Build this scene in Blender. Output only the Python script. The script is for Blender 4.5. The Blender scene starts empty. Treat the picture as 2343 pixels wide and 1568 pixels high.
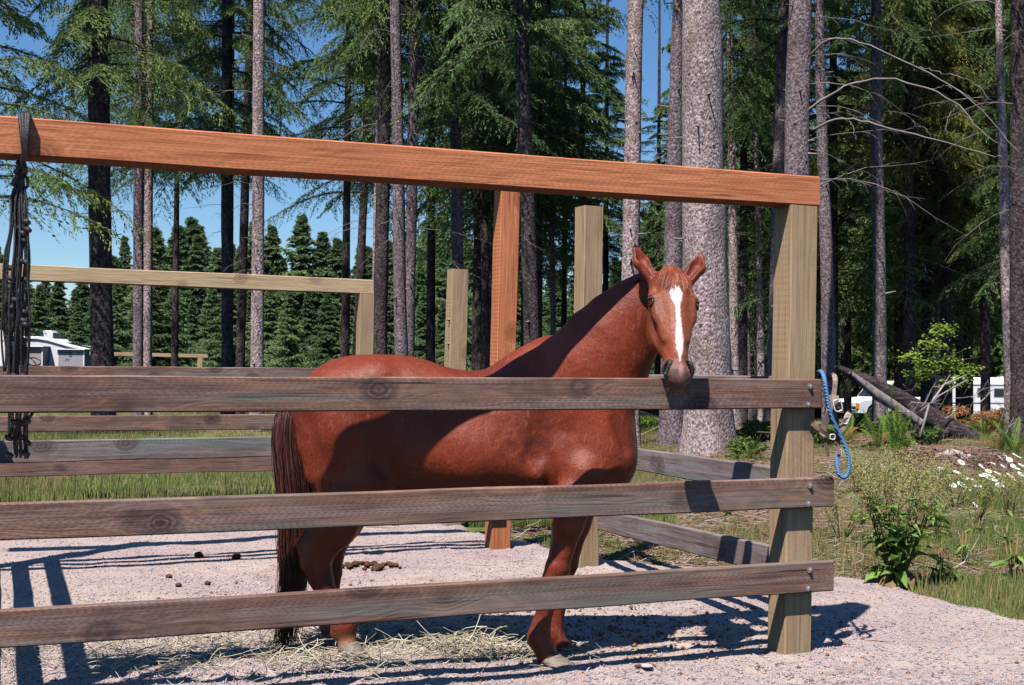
import bpy, math, random
import numpy as np
from mathutils import Vector, Matrix, Euler

C = bpy.context.scene.collection
SC = bpy.context.scene

# ------------------------------------------------------------------ camera
CAM_H = 1.39
FPX = 2900.0                      # focal length in units of a 2343 px wide frame
PITCH = math.radians(1.126)
ROLL = 0.0077
camd = bpy.data.cameras.new('camera')
camd.sensor_width = 36.0
camd.lens = FPX / 2343.0 * 36.0
camd.clip_start = 0.1
camd.clip_end = 3000
cam = bpy.data.objects.new('camera', camd)
C.objects.link(cam)
cam.location = (0, 0, CAM_H)
CAMROT = Matrix.Rotation(math.radians(90) + PITCH, 3, 'X') @ Matrix.Rotation(ROLL, 3, 'Z')
cam.rotation_euler = CAMROT.to_euler()
SC.camera = cam

# ------------------------------------------------------------------ light
SUN_DIR = Vector((-0.2575, -0.515, 1.0)).normalized()     # towards the sun
sund = bpy.data.lights.new('sun', 'SUN')
sund.energy = 5.0
sund.angle = math.radians(0.53)
sund.color = (1.0, 0.955, 0.89)
sun = bpy.data.objects.new('sun', sund)
C.objects.link(sun)
sun.rotation_euler = SUN_DIR.to_track_quat('Z', 'Y').to_euler()
w = bpy.data.worlds.new('World')
SC.world = w
w.use_nodes = True
wn = w.node_tree
bg = wn.nodes['Background']
sky = wn.nodes.new('ShaderNodeTexSky')
sky.sky_type = 'NISHITA'
sky.sun_disc = False
sky.sun_elevation = math.asin(SUN_DIR.z)
sky.sun_rotation = math.atan2(SUN_DIR.x, SUN_DIR.y)
sky.air_density = 1.0
sky.dust_density = 0.0
sky.ozone_density = 7.0
hs = wn.nodes.new('ShaderNodeHueSaturation'); hs.inputs['Saturation'].default_value = 1.12; hs.inputs['Value'].default_value = 1.1
wn.links.new(sky.outputs[0], hs.inputs['Color']); wn.links.new(hs.outputs[0], bg.inputs[0])
bg.inputs[1].default_value = 0.076
SC.view_settings.view_transform = 'Standard'
SC.view_settings.look = 'None'
SC.view_settings.gamma = 1
SC.view_settings.use_curve_mapping = False
SC.view_settings.exposure = 0.55
SC.render.engine = 'CYCLES'
SC.cycles.max_bounces = 6
SC.cycles.diffuse_bounces = 0
SC.cycles.transparent_max_bounces = 6
SC.cycles.use_denoising = True

# ------------------------------------------------------------------ helpers
def at(px, py, D):
    """world point seen at photo pixel (2343 wide) on the vertical plane y = D"""
    v = CAMROT @ Vector(((px - 1171.5) / FPX, -(py - 784.0) / FPX, -1.0))
    return Vector((0, 0, CAM_H)) + v * (D / v.y)

def sstep(a, b, x):
    t = np.clip((np.asarray(x, float) - a) / (b - a), 0, 1)
    return t * t * (3 - 2 * t)

def vnoise(x, y, s, seed=0):
    """cheap smooth 2-D value noise, vectorised"""
    x = np.asarray(x, float) / s; y = np.asarray(y, float) / s
    xi = np.floor(x); yi = np.floor(y); fx = x - xi; fy = y - yi
    fx = fx * fx * (3 - 2 * fx); fy = fy * fy * (3 - 2 * fy)
    def h(a, b):
        n = np.sin(a * 127.1 + b * 311.7 + seed * 74.7) * 43758.5453
        return n - np.floor(n)
    return (h(xi, yi) * (1 - fx) + h(xi + 1, yi) * fx) * (1 - fy) + (h(xi, yi + 1) * (1 - fx) + h(xi + 1, yi + 1) * fx) * fy

def ground_z(x, y):
    x = np.asarray(x, float); y = np.asarray(y, float)
    z = -1.05 * sstep(24, 58, y) * sstep(1.0, 10.0, x)
    far = sstep(10, 22, y)
    z = z + far * 0.10 * (vnoise(x, y, 3.1, 3) - 0.5) + 0.02 * (vnoise(x, y, 0.9, 5) - 0.5)
    # low bank of forest litter on the right
    z = z + 0.28 * np.exp(-(((x - 6.6) / 1.5) ** 2 + ((y - 19.5) / 2.2) ** 2))
    z = z + 0.10 * sstep(11, 17, y) * sstep(2.0, 4.5, x) * (1 - sstep(22, 30, y))
    return z

def gz(x, y):
    return float(ground_z(x, y))

def meshobj(name, verts, faces, mat=None, parent=None, smooth=False, attrs=None):
    """fast mesh: verts (n,3); faces (m,3|4) array, or list of tuples"""
    me = bpy.data.meshes.new(name)
    verts = np.asarray(verts, np.float32)
    if isinstance(faces, np.ndarray):
        m, k = faces.shape
        me.vertices.add(len(verts)); me.vertices.foreach_set('co', verts.ravel())
        me.loops.add(m * k); me.loops.foreach_set('vertex_index', faces.astype(np.int32).ravel())
        me.polygons.add(m)
        me.polygons.foreach_set('loop_start', np.arange(0, m * k, k, dtype=np.int32))
        try: me.polygons.foreach_set('loop_total', np.full(m, k, np.int32))
        except Exception: pass
        me.update(calc_edges=True)
    else:
        me.from_pydata([tuple(map(float, v)) for v in verts], [], faces)
    if smooth: me.polygons.foreach_set('use_smooth', np.ones(len(me.polygons), bool))
    if attrs:
        for k, (typ, data) in attrs.items():
            if typ == 'COL':
                a = me.color_attributes.new(k, 'FLOAT_COLOR', 'POINT')
                d = np.ones((len(verts), 4), np.float32); d[:, :3] = data
                a.data.foreach_set('color', d.ravel())
            else:
                a = me.attributes.new(k, 'FLOAT', 'POINT')
                a.data.foreach_set('value', np.asarray(data, np.float32))
    me.update()
    if mat: me.materials.append(mat)
    o = bpy.data.objects.new(name, me)
    C.objects.link(o)
    if parent: o.parent = parent
    return o

def tag(o, label=None, cat=None, group=None, kind=None):
    if label: o['label'] = label
    if cat: o['category'] = cat
    if group: o['group'] = group
    if kind: o['kind'] = kind
    return o

def thing(name, label, cat, loc=(0, 0, 0), group=None, rz=0):
    o = bpy.data.objects.new(name, None)
    o.empty_display_size = 0.1
    C.objects.link(o); o.location = loc; o.rotation_euler = (0, 0, rz)
    return tag(o, label, cat, group)

def share(o, parent=None, loc=None):
    c = o.copy(); C.objects.link(c)
    if parent is not None: c.parent = parent
    if loc is not None: c.location = loc
    return c

def copy_tree(o, parent=None):
    c = o.copy(); C.objects.link(c); c.parent = parent
    for ch in list(o.children): copy_tree(ch, c)
    return c

class MB:
    """mesh builder: lists of boxes, tubes, polygons joined in one mesh"""
    def __init__(s): s.v = []; s.f = []
    def add(s, vs, fs):
        n = len(s.v); s.v += [tuple(map(float, p)) for p in vs]; s.f += [tuple(i + n for i in f) for f in fs]
        return s
    def box(s, c, size, M=None):
        x, y, z = (k / 2 for k in size)
        vs = [Vector((a * x, b * y, d * z)) for d in (-1, 1) for b in (-1, 1) for a in (-1, 1)]
        if M is not None: vs = [M @ v for v in vs]
        vs = [v + Vector(c) for v in vs]
        return s.add(vs, [(0, 2, 3, 1), (4, 5, 7, 6), (0, 1, 5, 4), (2, 6, 7, 3), (0, 4, 6, 2), (1, 3, 7, 5)])
    def tube(s, pts, rad, n=8, cap=True, flat=1.0):
        pts = [Vector(p) for p in pts]
        if not hasattr(rad, '__len__'): rad = [rad] * len(pts)
        up = None; rings = []
        for i, p in enumerate(pts):
            t = (pts[min(i + 1, len(pts) - 1)] - pts[max(i - 1, 0)])
            if t.length < 1e-9: t = Vector((0, 0, 1))
            t.normalize()
            if up is None:
                up = Vector((0, 0, 1)) if abs(t.z) < 0.9 else Vector((0, 1, 0))
            a = t.cross(up); a.normalize(); b = a.cross(t); up = b
            rings.append([p + (a * math.cos(q) + b * math.sin(q) * flat) * rad[i] for q in (2 * math.pi * k / n for k in range(n))])
        vs = [q for r in rings for q in r]; fs = []
        for i in range(len(pts) - 1):
            for k in range(n):
                fs.append((i * n + k, i * n + (k + 1) % n, (i + 1) * n + (k + 1) % n, (i + 1) * n + k))
        if cap:
            fs.append(tuple(range(n - 1, -1, -1))); fs.append(tuple(range((len(pts) - 1) * n, len(pts) * n)))
        return s.add(vs, fs)
    def prism(s, poly, depthvec):
        """poly: list of Vectors (planar), extruded by depthvec"""
        n = len(poly); d = Vector(depthvec); poly = [Vector(p) for p in poly]
        return s.add(poly + [p + d for p in poly], [tuple(range(n - 1, -1, -1)), tuple(range(n, 2 * n))] + [(k, (k + 1) % n, n + (k + 1) % n, n + k) for k in range(n)])
    def build(s, name, mat=None, parent=None, smooth=False, bevel=0):
        o = meshobj(name, s.v, s.f, mat, parent, smooth)
        if smooth == 'auto':
            pass
        if bevel:
            m = o.modifiers.new('bevel', 'BEVEL'); m.width = bevel; m.segments = 2; m.limit_method = 'ANGLE'
        return o

# ------------------------------------------------------------------ materials
class NT:
    """tiny node-tree helper"""
    def __init__(s, name, rough=0.8, spec=0.3):
        s.m = bpy.data.materials.new(name); s.m.use_nodes = True
        s.t = s.m.node_tree; s.b = s.t.nodes['Principled BSDF']; s.out = s.t.nodes['Material Output']
        s.b.inputs['Roughness'].default_value = rough
        s.b.inputs['Specular IOR Level'].default_value = spec
    def n(s, typ, **kw):
        nd = s.t.nodes.new('ShaderNode' + typ)
        for k, v in kw.items():
            if k in nd.inputs.keys(): nd.inputs[k].default_value = v
            else: setattr(nd, k, v)
        return nd
    def l(s, a, b): s.t.links.new(a, b)
    def coord(s, scale=(1, 1, 1), kind='Object'):
        tc = s.n('TexCoord'); mp = s.n('Mapping'); mp.inputs['Scale'].default_value = scale
        s.l(tc.outputs[kind], mp.inputs[0]); return mp.outputs[0]
    def noise(s, vec, scale, detail=4, rough=0.55, dist=0.0):
        nd = s.n('TexNoise'); nd.inputs['Scale'].default_value = scale; nd.inputs['Detail'].default_value = detail
        nd.inputs['Roughness'].default_value = rough; nd.inputs['Distortion'].default_value = dist
        if vec is not None: s.l(vec, nd.inputs['Vector'])
        return nd.outputs['Fac']
    def ramp(s, fac, stops, interp='LINEAR'):
        r = s.n('ValToRGB'); r.color_ramp.interpolation = interp
        e = r.color_ramp.elements
        while len(e) < len(stops): e.new(0.5)
        for i, (p, c) in enumerate(stops):
            e[i].position = p; e[i].color = (*c, 1) if len(c) == 3 else c
        s.l(fac, r.inputs[0]); return r.outputs[0]
    def mix(s, fac, a, b, mode='MIX'):
        nd = s.n('Mix', data_type='RGBA', blend_type=mode)
        for sock, v in ((nd.inputs[0], fac), (nd.inputs[6], a), (nd.inputs[7], b)):
            if hasattr(v, 'links') or hasattr(v, 'is_linked'): s.l(v, sock)
            elif isinstance(v, (tuple, list)): sock.default_value = (*v, 1) if len(v) == 3 else v
            else: sock.default_value = v
        return nd.outputs[2]
    def math(s, op, a, b=0.0, clamp=False):
        nd = s.n('Math', operation=op, use_clamp=clamp)
        for i, v in enumerate((a, b)):
            if hasattr(v, 'is_linked'): s.l(v, nd.inputs[i])
            else: nd.inputs[i].default_value = v
        return nd.outputs[0]
    def col(s, c):
        if hasattr(c, 'is_linked'): s.l(c, s.b.inputs['Base Color'])
        else: s.b.inputs['Base Color'].default_value = (*c, 1)
    def bump(s, h, dist=0.01, strength=1.0):
        b = s.n('Bump'); b.inputs['Distance'].default_value = dist; b.inputs['Strength'].default_value = strength
        s.l(h, b.inputs['Height']); s.l(b.outputs[0], s.b.inputs['Normal']); return b
    def rand(s):
        return s.n('ObjectInfo').outputs['Random']

def simple(name, c, rough=0.6, spec=0.4, metal=0.0, var=0.12, scale=8):
    t = NT(name, rough, spec)
    f = t.noise(t.coord(), scale, 5)
    a = tuple(k * (1 - var) for k in c); b = tuple(min(1, k * (1 + var)) for k in c)
    t.col(t.ramp(f, [(0.3, a), (0.7, b)])); t.b.inputs['Metallic'].default_value = metal
    return t.m

def wood_mat(name, c1, c2, dark, green=0.0, stain_=0.55, stripe=1.0, incise=1.0, grey=0.0, knots=True):
    """boards whose length runs along local X; z is height"""
    t = NT(name, 0.8, 0.25)
    info = t.n('ObjectInfo')
    off = t.n('VectorMath', operation='SCALE'); t.l(info.outputs['Random'], off.inputs['Scale'])
    off.inputs[0].default_value = (37.0, 11.0, 23.0)
    tc = t.n('TexCoord'); add = t.n('VectorMath', operation='ADD')
    t.l(tc.outputs['Object'], add.inputs[0]); t.l(off.outputs[0], add.inputs[1])
    def mapped(sc):
        mp = t.n('Mapping'); mp.inputs['Scale'].default_value = sc; t.l(add.outputs[0], mp.inputs[0]); return mp.outputs[0]
    # knots: few, elongated cells
    kv = t.n('TexVoronoi'); kv.inputs['Scale'].default_value = 1.0; t.l(mapped((3.0, 1.0, 4.0)), kv.inputs['Vector'])
    kc = t.n('SeparateColor'); t.l(kv.outputs['Color'], kc.inputs[0])
    kn = t.noise(mapped((14, 14, 14)), 1.0, 3, 0.6)
    kd = t.math('ADD', t.math('ADD', kv.outputs['Distance'], t.math('MULTIPLY', t.math('SUBTRACT', kn, 0.5), 0.10)), t.math('MULTIPLY', t.math('GREATER_THAN', kc.outputs[0], 0.62), 0.9))
    # grain bends round the knots
    g = t.math('MULTIPLY', t.noise(mapped((0.7, 5, 6)), 1.0, 3, 0.5, 0.6), 9.0)
    bend = t.math('MULTIPLY', t.math('POWER', t.math('SUBTRACT', 1.0, kd, True), 2.2), 4.2 if knots else 0.5)
    rings = t.math('SINE', t.math('MULTIPLY', t.math('ADD', g, bend), 7.0))
    rings = t.math('ADD', t.math('MULTIPLY', rings, 0.5), 0.5)
    fine = t.noise(mapped((2.5, 90, 90)), 1.0, 3, 0.6)
    blotch = t.noise(mapped((1.6, 3.0, 5.0)), 1.0, 4, 0.6)
    base = t.mix(t.math('MULTIPLY', rings, 0.55 * stripe), c1, c2)
    base = t.mix(t.ramp(blotch, [(0.35, (0, 0, 0)), (0.68, (1, 1, 1))]), base, c2)
    base = t.mix(t.ramp(fine, [(0.45, (0, 0, 0)), (0.75, (0.8, 0.8, 0.8))]), base, dark)
    crk = t.noise(mapped((1.3, 40, 46)), 1.0, 2, 0.4, 0.4)
    base = t.mix(t.ramp(crk, [(0.66, (0, 0, 0)), (0.70, (0.9, 0.9, 0.9))]), base, dark)
    stain = t.noise(mapped((2.2, 1.5, 1.2)), 1.0, 5, 0.65)
    base = t.mix(t.ramp(stain, [(0.50, (0, 0, 0)), (0.62, (stain_,) * 3)]), base, tuple(k * 0.55 for k in c2))
    if grey: # weathered silver streaks
        gs = t.noise(mapped((1.1, 14, 26)), 1.0, 5, 0.7)
        base = t.mix(t.math('MULTIPLY', t.ramp(gs, [(0.5, (0, 0, 0)), (0.7, (1, 1, 1))]), grey), base, (0.34, 0.31, 0.34))
    if green:
        gn = t.noise(mapped((0.45, 4, 9)), 1.0, 3, 0.6)
        base = t.mix(t.math('MULTIPLY', t.ramp(gn, [(0.52, (0, 0, 0)), (0.68, (1, 1, 1))]), green), base, (0.155, 0.24, 0.21))
    if knots:
        base = t.mix(t.math('MULTIPLY', t.ramp(kd, [(0.07, (1, 1, 1)), (0.09, (.45, .45, .45)), (0.12, (1, 1, 1)), (0.15, (.35, .35, .35)), (0.18, (.75, .75, .75)), (0.30, (0, 0, 0))]), 0.92), base, dark)
    h = t.math('ADD', t.math('MULTIPLY', fine, 0.6), t.math('MULTIPLY', rings, 0.25))
    if incise: # treatment cuts: rows of short dashes
        sx = t.n('SeparateXYZ'); t.l(tc.outputs['Object'], sx.inputs[0])
        zr = t.math('DIVIDE', sx.outputs[2], 0.0105); row = t.math('FLOOR', zr)
        xr = t.math('ADD', t.math('DIVIDE', sx.outputs[0], 0.030), t.math('FRACT', t.math('MULTIPLY', t.math('SINE', t.math('MULTIPLY', row, 12.9)), 43.7)))
        dash = t.math('MULTIPLY', t.math('LESS_THAN', t.math('FRACT', xr), 0.42), t.math('LESS_THAN', t.math('FRACT', zr), 0.30))
        patch = t.ramp(t.noise(mapped((0.5, 6, 11)), 1.0, 2), [(0.42, (0, 0, 0)), (0.55, (1, 1, 1))])
        dk = t.math('MULTIPLY', t.math('MULTIPLY', dash, patch), 0.50 * incise)
        base = t.mix(dk, base, dark)
        h = t.math('SUBTRACT', h, t.math('MULTIPLY', dash, 0.5 * incise))
    t.col(base); t.bump(h, 0.003, 0.7)
    return t.m
# ------------------------------------------------------------------ ground
GRAVEL = [(9.0, 1.0), (6.2, 4.2), (4.2, 5.7), (2.86, 7.08), (2.45, 7.75), (2.1, 8.3), (1.5, 8.75), (0.85, 9.0),
          (0.2, 9.7), (-0.25, 10.6), (-0.8, 12.1), (-1.25, 13.5), (-9.0, 10.5), (-14, 8), (-14, -6), (9, -6)]

def poly_sd(x, y, poly):
    """signed distance to polygon, negative inside"""
    x = np.asarray(x, float); y = np.asarray(y, float)
    d = np.full(x.shape, 1e9); inside = np.zeros(x.shape, bool)
    n = len(poly)
    for i in range(n):
        ax, ay = poly[i]; bx, by = poly[(i + 1) % n]
        ex, ey = bx - ax, by - ay
        t = np.clip(((x - ax) * ex + (y - ay) * ey) / (ex * ex + ey * ey), 0, 1)
        d = np.minimum(d, np.hypot(x - ax - t * ex, y - ay - t * ey))
        c = ((ay > y) != (by > y)) & (x < (bx - ax) * (y - ay) / (by - ay + 1e-12) + ax)
        inside ^= c
    return np.where(inside, -d, d)

def gravel_sd(x, y):
    return poly_sd(x, y, GRAVEL) + 0.35 * (vnoise(x, y, 0.8, 9) - 0.5) + 0.14 * (vnoise(x, y, 0.21, 4) - 0.5)

_pr = np.random.default_rng(91); PRINTS = np.stack([_pr.uniform(-2.3, 1.9, 150), 5.45 + 4.2 * _pr.random(150) ** 1.2, _pr.uniform(.045, .075, 150), _pr.uniform(.006, .020, 150)], 1)
def prints(x, y):
    z = np.zeros(np.shape(x))
    for px_, py_, r_, d_ in PRINTS:
        if np.size(x) < 50: m = slice(None); q = ((x - px_) ** 2 + ((y - py_) * 1.1) ** 2) / r_ ** 2; z = z + d_ * (.55 * np.exp(-((np.sqrt(q) - 1.25) / .3) ** 2) - np.exp(-q * q)); continue
        m = (np.abs(x - px_) < r_ * 2.2) & (np.abs(y - py_) < r_ * 2.2)
        q = ((x[m] - px_) ** 2 + ((y[m] - py_) * 1.1) ** 2) / r_ ** 2
        z[m] += d_ * (.55 * np.exp(-((np.sqrt(q) - 1.25) / .3) ** 2) - np.exp(-q * q))
    return z
def gravel_z(x, y):
    x = np.asarray(x, float); y = np.asarray(y, float)
    z = ground_z(x, y) + 0.028
    z = z + 0.020 * (vnoise(x, y, 0.55, 21) - 0.5) + 0.013 * (vnoise(x, y, 0.17, 22) - 0.5) + 0.006 * (vnoise(x, y, 0.07, 23) - 0.5)
    return z + prints(x, y) - 0.10 * sstep(-0.06, 0.10, gravel_sd(x, y))

def grid_obj(name, xs, ys, zf, mat, smooth=True):
    X, Y = np.meshgrid(xs, ys, indexing='ij')
    Z = zf(X, Y)
    nx, ny = X.shape
    idx = np.arange(nx * ny).reshape(nx, ny)
    q = np.stack([idx[:-1, :-1], idx[1:, :-1], idx[1:, 1:], idx[:-1, 1:]], -1).reshape(-1, 4)
    return meshobj(name, np.stack([X, Y, Z], -1).reshape(-1, 3), q, mat, None, smooth)

def axis(lo, hi, step, far, growth=1.12):
    a = list(np.arange(lo, hi + 1e-6, step)); s = step; p = a[-1]
    while p < far[1]: s *= growth; p += s; a.append(p)
    s = step; p = a[0]
    while p > far[0]: s *= growth; p -= s; a.insert(0, p)
    return np.array(a)

# soil, litter and turf
t = NT('forest_soil', 0.95, 0.1)
co = t.coord(kind='Object')
n1 = t.noise(co, 0.6, 5, 0.6); n2 = t.noise(co, 9, 6, 0.7); n3 = t.noise(co, 55, 4, 0.7)
soil = t.ramp(n2, [(0.25, (0.10, 0.06, 0.045)), (0.45, (0.24, 0.135, 0.09)), (0.6, (0.33, 0.20, 0.14)), (0.78, (0.40, 0.29, 0.22))])
turf = t.ramp(n2, [(0.25, (0.05, 0.08, 0.02)), (0.5, (0.12, 0.16, 0.045)), (0.75, (0.24, 0.23, 0.09))])
soil = t.mix(t.ramp(n1, [(0.40, (0, 0, 0)), (0.58, (1, 1, 1))]), soil, turf)
soil = t.mix(t.ramp(n3, [(0.55, (0, 0, 0)), (0.72, (0.7, 0.7, 0.7))]), soil, (0.07, 0.045, 0.035))
t.col(soil); t.bump(t.math('ADD', n2, t.math('MULTIPLY', n3, 0.4)), 0.04, 0.8)
M_SOIL = t.m
ground = grid_obj('ground', axis(-14, 16, 0.25, (-400, 400)), axis(4, 30, 0.2, (-60, 700)), lambda x, y: ground_z(x, y) - 0.0, M_SOIL)
tag(ground, kind='structure')

# gravel
t = NT('pink_gravel', 0.93, 0.15)
co = t.coord(kind='Object')
v = t.n('TexVoronoi'); v.inputs['Scale'].default_value = 95; t.l(co, v.inputs['Vector'])
sx = t.n('SeparateColor'); t.l(v.outputs['Color'], sx.inputs[0])
peb = t.ramp(sx.outputs[0], [(0.0, (0.16, 0.14, 0.18)), (0.25, (0.30, 0.235, 0.25)), (0.5, (0.43, 0.33, 0.325)), (0.75, (0.50, 0.405, 0.40)), (0.90, (0.46, 0.18, 0.13)), (1.0, (0.58, 0.50, 0.49))])
v2 = t.n('TexVoronoi'); v2.inputs['Scale'].default_value = 210; t.l(co, v2.inputs['Vector'])
sx2 = t.n('SeparateColor'); t.l(v2.outputs['Color'], sx2.inputs[0])
fines = t.ramp(sx2.outputs[1], [(0.0, (0.28, 0.22, 0.23)), (0.5, (0.42, 0.325, 0.30)), (1.0, (0.52, 0.42, 0.37))])
big = t.noise(co, 1.4, 4, 0.6)
g = t.mix(t.ramp(big, [(0.35, (0.15, 0.15, 0.15)), (0.65, (0.9, 0.9, 0.9))]), fines, peb)
sand = t.ramp(t.noise(co, 0.9, 5, 0.65), [(0.42, (0, 0, 0)), (0.62, (0.7, 0.7, 0.7))])
g = t.mix(sand, g, (0.50, 0.40, 0.33))
dirt = t.ramp(t.noise(co, 2.3, 6, 0.7), [(0.56, (0, 0, 0)), (0.70, (0.6, 0.6, 0.6))])
g = t.mix(dirt, g, (0.27, 0.18, 0.145))
t.col(g)
hh = t.math('SUBTRACT', 1.0, v.outputs['Distance']); hh2 = t.noise(co, 38, 4, 0.7)
t.bump(t.math('ADD', t.math('MULTIPLY', hh, 0.6), hh2), 0.012, 0.9)
M_GRAVEL = t.m
gp = grid_obj('gravel_pad', np.concatenate([np.arange(-14, -3.2, 0.3), np.arange(-3.2, 3.4, 0.028), np.arange(3.4, 9.2, 0.2)]),
              np.concatenate([np.arange(-6, 4.6, 0.4), np.arange(4.6, 13.8, 0.035), [13.9, 14.2]]), gravel_z, M_GRAVEL)
tag(gp, kind='structure')

# loose stones lying on the gravel
rng = np.random.default_rng(7)
def stones(name, n, area, smin, smax, mat, keep):
    # area sampled denser near the camera
    D = area[2] + (area[3] - area[2]) * rng.random(n) ** 1.7
    X = (rng.random(n) * 2 - 1) * 0.43 * D
    ok = keep(X, D); X = X[ok]; D = D[ok]; n = len(X)
    Z = gravel_z(X, D)
    s = smin + (smax - smin) * rng.random(n) ** 2.5
    oc = np.array([[1, 0, 0], [0, 1, 0], [-1, 0, 0], [0, -1, 0], [0, 0, 0.8], [0, 0, -0.5]], float)
    a = rng.random(n) * 6.28
    R = np.stack([np.stack([np.cos(a), -np.sin(a), 0 * a], -1), np.stack([np.sin(a), np.cos(a), 0 * a], -1), np.stack([0 * a, 0 * a, 1 + 0 * a], -1)], 1)
    V = oc[None] * (0.7 + 0.6 * rng.random((n, 6, 3))) * s[:, None, None]
    V = np.einsum('nij,nkj->nki', R, V) + np.stack([X, D, Z + s * 0.15], -1)[:, None]
    F = np.array([[0, 1, 4], [1, 2, 4], [2, 3, 4], [3, 0, 4], [1, 0, 5], [2, 1, 5], [3, 2, 5], [0, 3, 5]])
    F = (F[None] + 6 * np.arange(n)[:, None, None]).reshape(-1, 3)
    r = np.repeat(rng.random(n), 6)
    return meshobj(name, V.reshape(-1, 3), F, mat, None, False, {'rnd': ('F', r)})
t = NT('pebble', 0.85, 0.2)
at_ = t.n('Attribute'); at_.attribute_name = 'rnd'
t.col(t.ramp(at_.outputs['Fac'], [(0.0, (0.15, 0.13, 0.16)), (0.3, (0.30, 0.25, 0.28)), (0.55, (0.42, 0.34, 0.35)), (0.8, (0.50, 0.44, 0.45)), (0.88, (0.45, 0.16, 0.10)), (1.0, (0.56, 0.50, 0.49))]))
M_PEB = t.m
st = stones('loose_gravel', 95000, (0, 0, 5.2, 13.5), 0.0022, 0.0085, M_PEB, lambda x, y: gravel_sd(x, y) < 0.02)
tag(st, 'pink and grey loose gravel stones spread over the corral floor', 'gravel', kind='stuff')
# ------------------------------------------------------------------ timber corral
FD = Vector((0.931, 0.365, 0)).normalized()       # along the front fence, to the right
FN = Vector((0.365, -0.931, 0)).normalized()      # out of the front fence, to the camera
FANG = math.atan2(FD.y, FD.x)
M_OLD = wood_mat('weathered_board', (0.350, 0.190, 0.130), (0.185, 0.098, 0.074), (0.040, 0.024, 0.027), green=0.38, grey=0.34)
M_OLD2 = wood_mat('greyed_board', (0.30, 0.225, 0.195), (0.205, 0.15, 0.14), (0.08, 0.055, 0.055), green=0.6, grey=0.75)
M_ORANGE = wood_mat('stained_beam', (0.66, 0.240, 0.110), (0.58, 0.190, 0.080), (0.24, 0.07, 0.03), stain_=.15, stripe=0.6, incise=0.8)
M_TAN = wood_mat('treated_post', (0.475, 0.320, 0.190), (0.395, 0.262, 0.152), (0.20, 0.125, 0.07), stain_=.2, stripe=0.5, incise=0.45, knots=True)
M_TANBEAM = wood_mat('pale_beam', (0.62, 0.44, 0.26), (0.52, 0.36, 0.21), (0.25, 0.17, 0.10), stain_=.15, stripe=0.5, incise=0.4)
t = NT('galvanised_steel', 0.35, 0.5); t.b.inputs['Metallic'].default_value = 0.9
t.col(t.ramp(t.noise(t.coord(), 60, 3), [(0.3, (0.35, 0.33, 0.33)), (0.7, (0.6, 0.58, 0.57))])); M_STEEL = t.m

def board_mesh(name, L, H, T, mat, parent, seed=0, taper=(1.0, 1.0), wane=0.004, sag=0.0):
    """a sawn board: length L on local X (0..L), height H, thickness T, slightly wandering edges"""
    r = np.random.default_rng(seed); n = max(6, int(L / 0.12))
    x = np.linspace(0, L, n)
    def wob(s, a): return a * (vnoise(x, x * 0 + seed * 3.7 + s, 0.5, s) - 0.5) * 2
    top = H / 2 + wob(1, wane) + sag * np.sin(np.pi * x / L); bot = -H / 2 + wob(2, wane) + sag * np.sin(np.pi * x / L)
    fr = -T / 2 + wob(3, wane * 0.5); bk = T / 2 + wob(4, wane * 0.5)
    c = min(0.006, T * 0.15)
    ring = lambda i: [(x[i], fr[i] + c, bot[i]), (x[i], fr[i], bot[i] + c), (x[i], fr[i], top[i] - c), (x[i], fr[i] + c, top[i]),
                      (x[i], bk[i] - c, top[i]), (x[i], bk[i], top[i] - c), (x[i], bk[i], bot[i] + c), (x[i], bk[i] - c, bot[i])]
    V = [p for i in range(n) for p in ring(i)]
    F = [(i * 8 + k, (i + 1) * 8 + k, (i + 1) * 8 + (k + 1) % 8, i * 8 + (k + 1) % 8) for i in range(n - 1) for k in range(8)]
    F += [tuple(range(8)), tuple(range((n - 1) * 8 + 7, (n - 1) * 8 - 1, -1))]
    o = meshobj(name, V, F, mat, parent)
    return o

def place_board(name, a, b, H, T, mat, parent, seed, wane=0.004, label=None):
    """board whose centre line runs from a to b (world)"""
    a = Vector(a); b = Vector(b); d = b - a; L = d.length
    o = board_mesh(name, L, H, T, mat, parent, seed, wane=wane)
    x = d.normalized(); y = Vector((-x.y, x.x, 0)).normalized(); z = x.cross(y)
    M = Matrix((x, y, z)).transposed().to_4x4(); M.translation = a
    o.matrix_world = M
    if label: o['label'] = label
    return o

def place_post(name, xy, z1, wdt, mat, parent, seed, lean=(0, 0), rz=None, label=None):
    """square post; texture length (local X) runs upwards"""
    z0 = gz(*xy) - 0.3
    a = Vector((xy[0], xy[1], z0)); b = Vector((xy[0] + lean[0], xy[1] + lean[1], z1))
    o = board_mesh(name, (b - a).length, wdt, wdt, mat, parent, seed, wane=0.005)
    x = (b - a).normalized()
    y = FN.copy() * -1.0
    if rz: y = Matrix.Rotation(rz, 3, 'Z') @ y
    y = (y - x * y.dot(x)).normalized(); z = x.cross(y)
    M = Matrix((x, y, z)).transposed().to_4x4(); M.translation = a
    o.matrix_world = M
    if label: o['label'] = label
    return o

W = 0.152
P0 = Vector((1.335, 6.13, 0)) + FD * 0.022                 # near right corner post (centre)
P0L = P0 - FD * 3.80                          # near left corner, just outside the frame
PM = at(1137, 1265, 9.55); PM.z = 0           # orange post
PG = at(1336, 1300, 8.80); PG.z = 0           # grey gate post
PG2 = at(1029, 1218, 10.95); PG2.z = 0
PB = at(826, 1150, 13.3); PB.z = 0
PML = PM - FD * 3.72; PBL = PB - FD * 4.6
ROFF = FN * (W / 2 + 0.024)                   # rails are nailed to the outer face

def bolt(p, n, parent, r=0.0095):
    n = Vector(n).normalized(); m = MB()
    m.tube([p, p + n * 0.004], r * 1.5, 12); m.tube([p + n * 0.004, p + n * 0.011, p + n * 0.016], [r, r, r * 0.6], 8)
    return m.build('bolt', M_STEEL, parent, smooth=False)

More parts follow.
